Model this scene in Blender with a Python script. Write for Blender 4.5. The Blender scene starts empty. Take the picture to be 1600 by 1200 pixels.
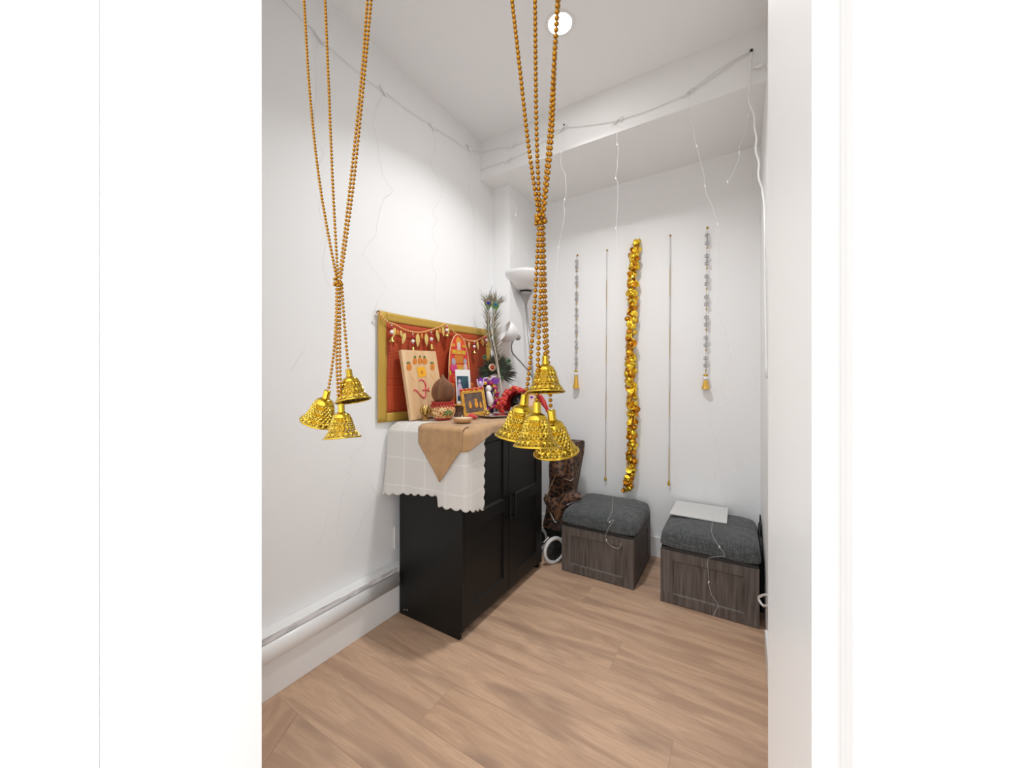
import bpy, bmesh, math, random
from mathutils import Vector, Matrix, Quaternion
random.seed(7)
PI = math.pi
sc = bpy.context.scene
COL = sc.collection
# ---------------------------------------------------------------- camera frame (metres, Z up)
F, HZ, CX, YAW, H = 582.0, 598.0, 800.0, math.radians(31.4), 1.18
CR = Vector((math.cos(YAW), math.sin(YAW), 0)); CW = Vector((-math.sin(YAW), math.cos(YAW), 0)); CU = Vector((0, 0, 1))
EYE = Vector((0, 0, H))
def ray(u, v): return CW + CR*((u-CX)/F) + CU*((HZ-v)/F)
def at(u, v, ax, val):                     # the point of a room plane (x, y or z = val) seen at (u, v)
    d = ray(u, v); return EYE + d*((val-EYE[ax])/d[ax])
def dp(u, v, t): return EYE + ray(u, v)*t  # the point at distance t in front of the camera
# ---------------------------------------------------------------- room dimensions
XL, XR, YB, ZC = -1.555, 0.108, 2.675, 2.868
YS, ZS = 2.115, 2.600                      # soffit front, soffit underside
YD0, YD1, XD0, XD1, ZD = 0.14, 0.33, -0.722, 0.018, 2.04   # door wall and opening
ZT = 0.985                                 # top of the dressed cabinet
# ================================================================= materials
class S:                                   # socket arithmetic for procedural materials
    def __init__(s, nt, sock): s.nt, s.k = nt, sock
    def _m(s, op, o=None, o2=None):
        n = s.nt.nodes.new('ShaderNodeMath'); n.operation = op
        s.nt.links.new(s.k, n.inputs[0])
        for i, q in ((1, o), (2, o2)):
            if q is None: continue
            if isinstance(q, S): s.nt.links.new(q.k, n.inputs[i])
            else: n.inputs[i].default_value = q
        return S(s.nt, n.outputs[0])
    def __add__(s, o): return s._m('ADD', o)
    def __sub__(s, o): return s._m('SUBTRACT', o)
    def __mul__(s, o): return s._m('MULTIPLY', o)
    def __truediv__(s, o): return s._m('DIVIDE', o)
    def sin(s): return s._m('SINE')
    def floor(s): return s._m('FLOOR')
    def fract(s): return s._m('FRACT')
    def abs(s): return s._m('ABSOLUTE')
    def gt(s, o): return s._m('GREATER_THAN', o)
    def lt(s, o): return s._m('LESS_THAN', o)
    def pow(s, o): return s._m('POWER', o)
class Mat:
    def __init__(s, name, col=(.8, .8, .8), rough=.5, metal=0., **kw):
        s.m = bpy.data.materials.new(name); s.m.use_nodes = True
        s.nt = s.m.node_tree; s.b = s.nt.nodes['Principled BSDF']
        s.b.inputs['Base Color'].default_value = (*col, 1)
        s.b.inputs['Roughness'].default_value = rough
        s.b.inputs['Metallic'].default_value = metal
        for k, v in kw.items(): s.b.inputs[k.replace('_', ' ')].default_value = v
        s.m.diffuse_color = (*col, 1)
    def new(s, t, **kw):
        n = s.nt.nodes.new(t)
        for k, v in kw.items(): setattr(n, k, v)
        return n
    def link(s, a, b): s.nt.links.new(a.k if isinstance(a, S) else a, b)
    def xyz(s):
        c = s.new('ShaderNodeTexCoord'); p = s.new('ShaderNodeSeparateXYZ'); s.link(c.outputs['Object'], p.inputs[0])
        return [S(s.nt, o) for o in p.outputs]
    def vec(s, x, y, z=0.):
        c = s.new('ShaderNodeCombineXYZ')
        for i, q in enumerate((x, y, z)):
            if isinstance(q, S): s.link(q, c.inputs[i])
            else: c.inputs[i].default_value = q
        return c.outputs[0]
    def noise(s, vec, scale=1., detail=3., rough=.5, dist=0.):
        n = s.new('ShaderNodeTexNoise'); n.inputs['Scale'].default_value = scale
        n.inputs['Detail'].default_value = detail; n.inputs['Roughness'].default_value = rough; n.inputs['Distortion'].default_value = dist
        if vec is not None: s.link(vec, n.inputs['Vector'])
        else:
            c = s.new('ShaderNodeTexCoord'); s.link(c.outputs['Object'], n.inputs['Vector'])
        return S(s.nt, n.outputs['Fac'] if 'Fac' in n.outputs else n.outputs[0])
    def white(s, vec):
        n = s.new('ShaderNodeTexWhiteNoise'); s.link(vec, n.inputs['Vector']); return S(s.nt, n.outputs['Value'])
    def mix(s, fac, a, b):
        n = s.new('ShaderNodeMix'); n.data_type = 'RGBA'
        if isinstance(fac, (int, float)): n.inputs[0].default_value = fac
        else: s.link(fac, n.inputs[0])
        for i, q in ((6, a), (7, b)):
            if isinstance(q, tuple): n.inputs[i].default_value = (*q, 1)
            else: s.link(q, n.inputs[i])
        return n.outputs[2]
    def ramp(s, fac, stops):
        n = s.new('ShaderNodeValToRGB'); s.link(fac, n.inputs[0]); e = n.color_ramp.elements
        while len(e) < len(stops): e.new(.5)
        for k, (p, c) in zip(e, stops): k.position = p; k.color = (*c, 1)
        return n.outputs[0]
    def color(s, sock): s.link(sock, s.b.inputs['Base Color']); return s
    def bump(s, h, strength=.3, dist=.002):
        n = s.new('ShaderNodeBump'); n.inputs['Strength'].default_value = strength; n.inputs['Distance'].default_value = dist
        s.link(h, n.inputs['Height']); s.link(n.outputs[0], s.b.inputs['Normal']); return s
def noisy(name, c1, c2, scale, rough=.6, metal=0., stretch=(1, 1, 1), lo=.35, hi=.65, bump=0., **kw):
    m = Mat(name, c1, rough, metal, **kw); x, y, z = m.xyz()
    n = m.noise(m.vec(x*stretch[0], y*stretch[1], z*stretch[2]), scale, 4)
    m.color(m.ramp(n, [(lo, c1), (hi, c2)]))
    if bump: m.bump(n, bump)
    return m.m
def wall_paint(name, c=(.860, .866, .866)):
    m = Mat(name, c, .55); n = m.noise(None, 160, 2); m.bump(n, .04, .001); return m.m
M = {}
M['wall'] = wall_paint('white wall paint')
M['ceil'] = wall_paint('white ceiling paint', (.89, .905, .915))
M['trim'] = Mat('white gloss trim', (.83, .83, .82), .32).m
M['white_plastic'] = Mat('white plastic', (.85, .85, .84), .3).m
def floor_mat(name, board, rot):
    m = Mat(name, (.5, .35, .25), .42); x, y, z = m.xyz()
    if rot:
        c, s_ = math.cos(rot), math.sin(rot); x, y = x*c+y*s_, y*c-x*s_
    W_, L_ = .196, 1.8
    if board:
        r = (y-.736)/W_; row = r.floor(); fy = r-row
        xx = (x+.187-(row-2)*.765)/L_; pl = xx.floor(); fx = xx-pl
        salt = m.white(m.vec(row, pl, 3.3))
    else:
        fy = None; salt = m.white(m.vec(3.1, 1.7, 9.))
    big = m.noise(m.vec(x*1.0+salt*37., y*8.+salt*11., 0.), 1.6, 5, .6, .9)
    fine = m.noise(m.vec(x*7.+salt*50., y*170., 0.), 1., 5, .75)
    lines = ((big*70.).sin()*.5+.5).pow(2.)
    knot = m.noise(m.vec(x*2.2+salt*19., y*9.+salt*5., 2.), 1., 2)
    tone = m.mix(salt, (.60, .395, .255), (.66, .44, .295))
    tone = m.mix(m.ramp(big, [(.42, (0, 0, 0)), (.62, (1, 1, 1))]), tone, (.44, .275, .18))
    tone = m.mix(lines*.22, tone, (.40, .255, .165))
    tone = m.mix(m.ramp(fine, [(.42, (.42, .42, .42)), (.60, (0, 0, 0))]), tone, (.40, .26, .175))
    tone = m.mix(m.ramp(knot, [(.58, (0, 0, 0)), (.72, (.75, .75, .75))]), tone, (.30, .195, .135))
    if board:
        gap = (fy.lt(.008)+fx.lt(.0010)); gap = gap.gt(.5)
        tone = m.mix(gap*.4, tone, (.17, .12, .085))
    m.color(tone); m.bump(fine, .05, .001)
    return m.m
M['floor'] = floor_mat('oak plank floor', True, 0)
M['floor_b'] = floor_mat('oak threshold boards', False, math.radians(8))
M['floor_c'] = floor_mat('oak threshold corner', False, math.radians(-60))
M['foil'] = noisy('grey foil tape', (.80, .80, .81), (.46, .47, .48), 34, .45, 0., stretch=(1, .35, 1.6), lo=.42, hi=.62)
M['black'] = noisy('black wood lacquer', (.0055, .0052, .005), (.007, .0065, .006), 60, .42, Specular_IOR_Level=.3)
M['black_panel'] = Mat('black panel lacquer', (.0065, .006, .0055), .45, Specular_IOR_Level=.3).m
M['metal_dark'] = Mat('dark metal', (.03, .03, .032), .35, .8).m
M['hinge'] = Mat('steel screw', (.5, .5, .5), .3, 1.).m
m = Mat('white linen cloth', (.74, .725, .69), .9); tc = m.new('ShaderNodeUVMap'); pz = m.new('ShaderNodeSeparateXYZ'); m.link(tc.outputs[0], pz.inputs[0]); x, y = [S(m.nt, o) for o in pz.outputs[:2]]
def _ln(a, off): return (((a+off)/.135).fract()-.5).abs().gt(.475)
ln = (_ln(x, .02)+_ln(y, .10)).gt(.5)
wv = (x*1900.).sin()+(y*1900.).sin()
m.color(m.mix(ln*.55, (.72, .70, .66), (.86, .85, .82))); m.bump(wv, .05, .001); m.b.inputs['Sheen Weight'].default_value = .2; M['linen'] = m.m
M['runner'] = noisy('tan satin runner', (.49, .285, .125), (.37, .205, .085), 16, .5, lo=.40, hi=.72, Sheen_Weight=.3)
M['gold'] = Mat('gold plated plastic', (.56, .37, .038), .2, 1.).m
M['gold2'] = Mat('bright gold lattice', (.52, .355, .050), .24, 1.).m
M['bead'] = Mat('amber gold bead', (.35, .155, .010), .24, .88).m
M['bead_dark'] = Mat('bead thread', (.45, .20, .03), .6).m
M['brass'] = noisy('aged brass', (.62, .42, .13), (.45, .28, .08), 60, .35, .9)
M['foil_gold'] = Mat('gold foil petal', (.97, .66, .05), .26, .8).m
M['foil_amber'] = Mat('amber foil petal', (.62, .25, .015), .3, .8).m
M['crystal'] = Mat('clear crystal bead', (.72, .73, .75), .03, 0., Transmission_Weight=.75, IOR=1.5).m
M['pearl'] = Mat('white pearl bead', (.85, .84, .82), .25).m
M['silver_bead'] = Mat('silver bead', (.70, .70, .70), .25, .8).m
M['wire'] = Mat('clear fairy wire', (.78, .78, .77), .2).m
M['cable'] = Mat('white cable', (.86, .86, .85), .35).m
M['bulb'] = Mat('clear fairy bulb', (.93, .93, .93), .06).m
M['nail'] = Mat('black nail', (.02, .02, .02), .5).m
m = Mat('woven red brocade', (.6, .08, .02), .7); x, y, z = m.xyz()
dots = ((y+z)*430.).sin()*((y-z)*430.).sin()
big = m.noise(None, 5, 2)
base = m.mix(m.ramp(big, [(.4, (0, 0, 0)), (.65, (1, 1, 1))]), (.40, .026, .008), (.31, .018, .008))
m.color(m.mix(dots.gt(.42)*.7, base, (.66, .22, .025))); M['brocade'] = m.m
m = Mat('gold brocade border', (.55, .38, .06), .55, .25); x, y, z = m.xyz()
g = ((y*900.).sin()*(z*900.).sin())*.5+.5
m.color(m.mix(g*.5, (.62, .40, .075), (.40, .24, .03))); m.bump(g, .2, .001); M['border'] = m.m
m = Mat('pine board', (.75, .5, .28), .5); x, y, z = m.xyz()
st = m.noise(m.vec(x*3., y*26., z*.8), 1., 3); f2 = m.noise(m.vec(x*30., y*190., z*3.), 1., 2)
tone = m.ramp(st, [(.30, (.62, .37, .18)), (.5, (.73, .48, .26)), (.7, (.80, .58, .36))])
m.color(m.mix(f2*.25, tone, (.55, .33, .17))); M['pine'] = m.m
M['kumkum'] = noisy('red pigment stroke', (.62, .035, .06), (.72, .12, .12), 90, .8)
M['orange_dot'] = Mat('orange sticker', (.62, .20, .02), .5).m
M['yellow_sq'] = Mat('marigold yellow sticker', (.85, .42, .01), .5).m
M['green'] = Mat('leaf green print', (.07, .17, .045), .5).m
M['red_cloth'] = noisy('red satin cloth', (.60, .015, .012), (.42, .008, .010), 30, .42, lo=.35, hi=.7, Sheen_Weight=.3)
M['red_card'] = noisy('crimson printed card', (.62, .02, .03), (.70, .07, .02), 14, .42, lo=.4, hi=.6)
M['orange_cloth'] = noisy('orange satin cloth', (.66, .15, .012), (.50, .075, .010), 18, .5, lo=.4, hi=.6)
M['pink'] = Mat('magenta print', (.62, .05, .22), .5).m
M['skin_print'] = Mat('pale printed figure', (.72, .55, .48), .5).m
M['grey_print'] = Mat('grey printed figure', (.40, .36, .42), .5).m
M['gold_small'] = Mat('bright gilt bell', (.82, .50, .10), .3, .85).m
M['gold_print'] = Mat('gold printed band', (.72, .30, .025), .45).m
M['lime_print'] = Mat('lime printed leaf', (.55, .52, .03), .45).m
M['pale_edge'] = Mat('pale gilt edging', (.80, .50, .24), .45).m
M['coconut'] = noisy('coconut husk', (.23, .095, .040), (.12, .046, .018), 30, .85, stretch=(1, 1, .18), lo=.35, hi=.68, bump=.4)
M['coconut_fibre'] = Mat('coconut fibre tip', (.22, .13, .065), .9).m
m = Mat('painted pot', (.6, .3, .1), .38); x, y, z = m.xyz()
v = m.new('ShaderNodeTexVoronoi'); v.feature = 'DISTANCE_TO_EDGE'; v.inputs['Scale'].default_value = 62
tc = m.new('ShaderNodeTexCoord'); m.link(tc.outputs['Object'], v.inputs['Vector'])
m.color(m.ramp(S(m.nt, v.outputs['Distance']), [(.02, (.80, .62, .34)), (.10, (.72, .45, .17)), (.16, (.40, .12, .035)), (.45, (.55, .16, .03))])); M['pot'] = m.m
M['pot_red'] = Mat('red painted band', (.45, .04, .03), .4).m
M['photo_white'] = Mat('white photo paper', (.84, .83, .80), .35).m
M['teal'] = noisy('teal photo backdrop', (.025, .10, .12), (.02, .055, .095), 20, .35)
M['frame_gold'] = noisy('gilded frame', (.78, .44, .08), (.60, .29, .035), 40, .33, .45)
M['dark_photo'] = noisy('dark photo print', (.085, .045, .035), (.17, .12, .09), 26, .3)
M['wood_tan'] = noisy('tan turned wood', (.55, .33, .16), (.47, .26, .11), 24, .45, stretch=(1, 1, 4))
M['cream'] = Mat('cream inside', (.80, .66, .46), .5).m
M['bronze'] = noisy('dark bronze', (.085, .045, .035), (.13, .075, .055), 40, .4, .5)
M['silver'] = Mat('polished silver', (.78, .79, .80), .14, 1.).m
M['copper'] = Mat('copper rose', (.72, .36, .25), .25, 1.).m
M['purple'] = noisy('purple satin', (.15, .025, .38), (.22, .03, .30), 60, .38)
M['magenta'] = noisy('magenta petals', (.42, .012, .13), (.30, .008, .07), 60, .5)
M['lilac'] = Mat('lilac pearl', (.58, .45, .62), .35).m
M['white_stone'] = Mat('white marble figure', (.80, .76, .75), .35).m
M['black_stone'] = noisy('black stone', (.010, .011, .012), (.03, .035, .035), 40, .25)
M['navy'] = Mat('deep navy cloth', (.02, .015, .05), .6).m
M['barb'] = noisy('peacock barbs', (.15, .115, .07), (.085, .085, .04), 24, .55, lo=.4, hi=.6)
M['barb_green'] = noisy('dark green barbs', (.010, .045, .020), (.045, .045, .012), 20, .45, lo=.4, hi=.62)
M['barb_brown'] = noisy('dark brown barbs', (.035, .018, .012), (.020, .020, .010), 20, .6)
M['eye_green'] = Mat('iridescent green', (.10, .22, .05), .35, .3).m
M['eye_bronze'] = Mat('iridescent bronze', (.30, .15, .10), .35, .3).m
M['eye_blue'] = Mat('iridescent blue', (.008, .05, .42), .3, .3).m
M['eye_teal'] = Mat('iridescent teal', (.01, .20, .26), .3, .3).m
M['eye_navy'] = Mat('iridescent navy', (.006, .008, .06), .3, .3).m
M['quill'] = Mat('ivory quill', (.74, .69, .60), .45).m
M['lamp_grey'] = Mat('grey lamp metal', (.36, .35, .345), .35, .6).m
M['lamp_white'] = Mat('white opal plastic', (.86, .855, .85), .35, Transmission_Weight=.15).m
m = Mat('grey linen upholstery', (.07, .075, .076), .95); x, y, z = m.xyz()
n1 = m.noise(m.vec(x*14., y*240., z*240.), 1., 3, .6); n2 = m.noise(m.vec(x*260., y*18., z*30.), 1., 3, .6)
f = (n1+n2)*.5
m.color(m.ramp(f, [(.38, (.034, .037, .038)), (.50, (.066, .071, .072)), (.64, (.125, .132, .132))])); m.bump(f, .35, .002); m.b.inputs['Sheen Weight'].default_value = .15; M['linen_grey'] = m.m
m = Mat('grey oak veneer', (.1, .08, .07), .6); x, y, z = m.xyz()
n1 = m.noise(m.vec(x*60., y*60., z*4.), 1., 4, .6); n2 = m.noise(m.vec(x*240., y*240., z*9.), 1., 2)
m.color(m.ramp(n1*.65+n2*.35, [(.36, (.062, .047, .040)), (.5, (.108, .087, .075)), (.66, (.155, .129, .113))])); M['grey_oak'] = m.m
m = Mat('brown leopard print', (.15, .07, .03), .6)
v = m.new('ShaderNodeTexVoronoi'); v.inputs['Scale'].default_value = 42
tc = m.new('ShaderNodeTexCoord'); m.link(tc.outputs['Object'], v.inputs['Vector'])
sp = m.ramp(S(m.nt, v.outputs['Distance']), [(.28, (.010, .006, .005)), (.46, (.055, .024, .013)), (.70, (.16, .075, .036))])
m.color(sp); M['leopard'] = m.m
M['leopard_dark'] = Mat('black nylon', (.012, .011, .011), .6).m
M['rubber'] = Mat('light grey tyre', (.62, .61, .59), .6).m
M['paper'] = Mat('white patch sheet', (.62, .62, .61), .5).m
M['light'] = Mat('lit lens', (1, 1, 1), .4).m
_m = M['light'].node_tree.nodes['Principled BSDF']; _m.inputs['Emission Color'].default_value = (1, .98, .95, 1); _m.inputs['Emission Strength'].default_value = 75
# ================================================================= mesh building
class MB:
    def __init__(s): s.v, s.f, s.mi, s.sm = [], [], [], []
    def add(s, vs, fs, mi=0, smooth=True):
        o = len(s.v); s.v.extend(Vector(p) for p in vs)
        for f in fs: s.f.append([i+o for i in f]); s.mi.append(mi); s.sm.append(smooth)
    def box(s, lo, hi, mi=0, mat=None):
        vs = [Vector((x, y, z)) for x in (lo[0], hi[0]) for y in (lo[1], hi[1]) for z in (lo[2], hi[2])]
        if mat is not None: vs = [mat @ p for p in vs]
        s.add(vs, [(0, 1, 3, 2), (4, 6, 7, 5), (0, 4, 5, 1), (2, 3, 7, 6), (0, 2, 6, 4), (1, 5, 7, 3)], mi, False); return s
    def lathe(s, prof, seg=32, mat=None, mi=0, smooth=True, c=(0, 0, 0), sx=1., sy=1.):
        vs, fs = [], []
        for r, z in prof:
            for k in range(seg):
                a = 2*PI*k/seg; p = Vector((c[0]+r*math.cos(a)*sx, c[1]+r*math.sin(a)*sy, c[2]+z)); vs.append(mat @ p if mat is not None else p)
        n = len(prof)
        for i in range(n-1):
            for k in range(seg):
                k2 = (k+1) % seg; fs.append((i*seg+k, i*seg+k2, (i+1)*seg+k2, (i+1)*seg+k))
        if prof[0][0] > 1e-6: fs.append(tuple(reversed(range(seg))))
        if prof[-1][0] > 1e-6: fs.append(tuple((n-1)*seg+k for k in range(seg)))
        s.add(vs, fs, mi, smooth); return s
    def tube(s, pts, r, seg=8, mi=0, cap=True):
        pts = [Vector(p) for p in pts]; n = len(pts); rs = r if isinstance(r, (list, tuple)) else [r]*n
        up = None; vs, fs = [], []
        for i, p in enumerate(pts):
            t = (pts[min(i+1, n-1)]-pts[max(i-1, 0)])
            t = t.normalized() if t.length > 1e-9 else Vector((0, 0, 1))
            if up is None: up = Vector((0, 0, 1)).cross(t) if abs(t.z) < .9 else Vector((1, 0, 0)).cross(t)
            a = (up-t*up.dot(t)); a = a.normalized() if a.length > 1e-9 else t.orthogonal().normalized(); up = a; b = t.cross(a)
            for k in range(seg):
                q = 2*PI*k/seg; vs.append(p+(a*math.cos(q)+b*math.sin(q))*rs[i])
        for i in range(n-1):
            for k in range(seg):
                k2 = (k+1) % seg; fs.append((i*seg+k, i*seg+k2, (i+1)*seg+k2, (i+1)*seg+k))
        if cap: fs.append(tuple(reversed(range(seg)))); fs.append(tuple((n-1)*seg+k for k in range(seg)))
        s.add(vs, fs, mi); return s
    def ball(s, c, r, seg=12, rings=8, mi=0, mat=None, smooth=True):
        r3 = r if isinstance(r, (list, tuple)) else (r, r, r); vs, fs = [], []
        c = Vector(c)
        def P(x, y, z):
            p = Vector((x*r3[0], y*r3[1], z*r3[2]))
            return c+(mat @ p if mat is not None else p)
        vs.append(P(0, 0, -1))
        for i in range(1, rings):
            q = -PI/2+PI*i/rings
            for k in range(seg):
                a = 2*PI*k/seg; vs.append(P(math.cos(q)*math.cos(a), math.cos(q)*math.sin(a), math.sin(q)))
        vs.append(P(0, 0, 1)); e = len(vs)-1
        for k in range(seg):
            k2 = (k+1) % seg; fs.append((0, 1+k2, 1+k)); fs.append((e, e-seg+k, e-seg+k2))
            for i in range(rings-2): fs.append((1+i*seg+k, 1+i*seg+k2, 1+(i+1)*seg+k2, 1+(i+1)*seg+k))
        s.add(vs, fs, mi, smooth); return s
    def prism(s, poly, o, ax, ay, th, mi=0, smooth=False):   # polygon in the plane (o, ax, ay), thickened along the normal
        o, ax, ay = Vector(o), Vector(ax), Vector(ay); n = ax.cross(ay).normalized()*th; k = len(poly)
        a = [o+ax*p[0]+ay*p[1] for p in poly]; vs = a+[p+n for p in a]
        fs = [tuple(reversed(range(k))), tuple(range(k, 2*k))]+[(i, (i+1) % k, k+(i+1) % k, k+i) for i in range(k)]
        s.add(vs, fs, mi, smooth); return s
    def grid(s, fn, nu, nv, mi=0, smooth=True):
        vs = [fn(i/nu, j/nv) for j in range(nv+1) for i in range(nu+1)]
        fs = [(j*(nu+1)+i, j*(nu+1)+i+1, (j+1)*(nu+1)+i+1, (j+1)*(nu+1)+i) for j in range(nv) for i in range(nu)]
        s.add(vs, fs, mi, smooth); return s
    def build(s, name, mats, parent=None, bevel=0., solid=0., subsurf=0, local=False):
        me = bpy.data.meshes.new(name)
        org = Vector((0, 0, 0))
        if parent is not None and not local: org = world_org(parent)
        me.from_pydata([tuple(p-org) for p in s.v], [], s.f); me.validate()
        for p, i, sm in zip(me.polygons, s.mi, s.sm): p.material_index = i; p.use_smooth = sm
        for mm in (mats if isinstance(mats, (list, tuple)) else [mats]): me.materials.append(M[mm] if isinstance(mm, str) else mm)
        bm = bmesh.new(); bm.from_mesh(me); bmesh.ops.recalc_face_normals(bm, faces=bm.faces); bm.to_mesh(me); bm.free()
        o = bpy.data.objects.new(name, me); COL.objects.link(o)
        if parent is not None: o.parent = parent
        if bevel:
            q = o.modifiers.new('bevel', 'BEVEL'); q.width = bevel; q.segments = 2; q.limit_method = 'ANGLE'
        if solid:
            q = o.modifiers.new('solid', 'SOLIDIFY'); q.thickness = solid; q.offset = 0
        if subsurf:
            q = o.modifiers.new('sub', 'SUBSURF'); q.levels = subsurf; q.render_levels = subsurf
        return o
def world_org(o):
    p = Vector((0, 0, 0))
    while o is not None: p = p+o.location; o = o.parent
    return p
def tag(o, label, cat, group=None):
    o['label'] = label; o['category'] = cat
    if group: o['group'] = group
    return o
def thing(name, loc, label, cat, group=None):
    o = bpy.data.objects.new(name, None); COL.objects.link(o); o.location = loc; o.empty_display_size = .05
    return tag(o, label, cat, group)
def struct(o): o['kind'] = 'structure'; return o
def lab(o, t): o['label'] = t; return o
def smooth_path(pts, n=6):                 # Catmull-Rom through the points
    pts = [Vector(p) for p in pts]; out = []
    for i in range(len(pts)-1):
        a, b, c, d = pts[max(i-1, 0)], pts[i], pts[i+1], pts[min(i+2, len(pts)-1)]
        for k in range(n):
            t = k/n; out.append(.5*((2*b)+(c-a)*t+(2*a-5*b+4*c-d)*t*t+(3*b-a-3*c+d)*t**3))
    out.append(pts[-1]); return out
def resample(pts, step):
    pts = [Vector(p) for p in pts]; out = [pts[0]]; left = step
    for a, b in zip(pts, pts[1:]):
        L = (b-a).length; pos = 0
        while L-pos >= left:
            pos += left; out.append(a.lerp(b, pos/L)); left = step
        left -= L-pos
    return out
def ellipse(cx, cy, rx, ry, n=24): return [(cx+rx*math.cos(2*PI*k/n), cy+ry*math.sin(2*PI*k/n)) for k in range(n)]
def ribbon(mb, pts, w, nrm, mi=0):         # tapering flat strip with a slight keel
    pts = [Vector(p) for p in pts]; n = len(pts); vs, fs = [], []
    for i, p in enumerate(pts):
        t = (pts[min(i+1, n-1)]-pts[max(i-1, 0)]).normalized(); b = t.cross(nrm).normalized()
        ww = w*(1-(i/(n-1))**2*.9); vs += [p-b*ww, p+Vector(nrm)*ww*.5, p+b*ww]
    for i in range(n-1):
        fs += [(3*i, 3*i+1, 3*i+4, 3*i+3), (3*i+1, 3*i+2, 3*i+5, 3*i+4)]
    mb.add(vs, fs, mi)
def rot_to(d, up=(0, 0, 1)):               # rotation that carries +Z onto d
    return Vector((0, 0, 1)).rotation_difference(Vector(d).normalized()).to_matrix().to_4x4()
# ================================================================= the room
def slab(name, lo, hi, mat, bevel=0.): return struct(MB().box(lo, hi).build(name, mat, bevel=bevel))
fl = MB(); fl.box((XL-.1, .735, -.05), (XR+.1, YB+.1, 0)); struct(fl.build('floor', 'floor'))
# threshold boards laid at an angle in the doorway
th = MB(); th.prism([(-1.3425, .735), (-1.17, .43), (-.8, -.4), (1.2, -.4), (1.2, .735)], (0, 0, -.05), (1, 0, 0), (0, 1, 0), .05)
struct(th.build('floor_threshold', 'floor_b'))
th = MB(); th.prism([(-3.2, .735), (-3.2, -.4), (-.801, -.4), (-1.171, .43), (-1.3435, .735)], (0, 0, -.05), (1, 0, 0), (0, 1, 0), .05)
struct(th.build('floor_corner', 'floor_c'))
fl = MB(); fl.box((-3.2, -3., -.05), (1.2, -.4, 0)); struct(fl.build('floor_hallway', 'floor'))
slab('wall_left', (XL-.1, YD1, 0), (XL, YB+.1, ZC), 'wall')
slab('wall_right', (XR, YD1, 0), (XR+.1, YB+.1, ZC), 'wall')
slab('wall_back', (XL, YB, 0), (XR, YB+.1, ZC), 'wall')
slab('wall_column', (XL, 2.27, 0), (-1.405, YB, ZS), 'wall')
slab('ceiling', (XL-.1, YD0, ZC), (XR+.1, YB+.1, ZC+.1), 'ceil')
slab('ceiling_soffit', (XL, YS, ZS), (XR, YB, ZC), 'wall')
# the wall the doorway is cut through, its lining and casing
w = MB(); w.box((-8., YD0, 0), (XD0-.02, YD1, ZC)); w.box((XD1+.02, YD0, 0), (1.2, YD1, ZC)); w.box((XD0-.02, YD0, ZD+.02), (XD1+.02, YD1, ZC))
struct(w.build('wall_front', 'wall'))
w = MB(); w.box((XD0-.02, YD0-.002, 0), (XD0, YD1+.002, ZD+.02)); w.box((XD1, YD0-.002, 0), (XD1+.02, YD1+.002, ZD+.02)); w.box((XD0, YD0-.002, ZD), (XD1, YD1+.002, ZD+.02))
struct(w.build('door_1', 'trim'))
w = MB(); w.box((XD0-.085, YD0-.014, 0), (XD0-.006, YD0-.002, ZD+.09)); w.box((XD1+.006, YD0-.014, 0), (XD1+.085, YD0-.002, ZD+.09)); w.box((XD0-.006, YD0-.014, ZD+.006), (XD1+.006, YD0-.002, ZD+.09))
struct(w.build('trim_1', 'trim', bevel=.003))
# skirting: the deep ledge with the half-round pipe cover along the long wall, plain boards elsewhere
XB = -1.497
w = MB(); w.box((XL, YD1, 0), (XB, 2.27, .238)); struct(w.build('baseboard_left', 'trim', bevel=.002))
w = MB(); n = 14
prof = [(XB, .212)]+[(XB+.022*math.sin(PI*k/n), .175+.036*math.cos(PI*k/n)) for k in range(1, n)]+[(XB, .139)]
w.prism([(p[0], p[1]) for p in prof], (0, YD1, 0), (1, 0, 0), (0, 0, 1), -(1.322-YD1), smooth=True)
struct(w.build('trim_2', 'trim'))
w = MB(); w.box((XB, YD1, .214), (XB+.0035, 1.322, .236)); struct(w.build('trim_3', 'foil'))
w = MB(); w.box((-1.405, YB-.015, 0), (XR, YB, .135)); struct(w.build('baseboard_back', 'trim', bevel=.003))
w = MB(); w.box((XR-.014, YD1, 0), (XR, 1.96, .105)); struct(w.build('baseboard_right', 'trim', bevel=.003))
w = MB(); w.box((XL, 1.352, .305), (XL+.007, 1.432, .42)); w.box((XL+.007, 1.375, .335), (XL+.0085, 1.41, .39))
tag(w.build('wall_outlet', 'white_plastic', bevel=.002), 'white outlet plate on the wall just above the ledge, beside the black cabinet', 'outlet')
# recessed ceiling light
LP = at(875, 37, 2, ZC)
t = thing('ceiling_light', LP, 'round lit downlight recessed in the white ceiling', 'ceiling light')
lathe_ring = [(.052, -.001), (.066, -.004), (.070, -.001), (.070, .0), (.052, .0)]
b = MB(); b.lathe(lathe_ring+[lathe_ring[0]], 40, c=LP); b.build('trim_ring', 'white_plastic', t)
b = MB(); b.lathe([(0, -.003), (.045, -.003), (.054, -.0015), (.054, 0), (0, 0)], 40, c=LP); b.build('lens', 'light', t)
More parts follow.
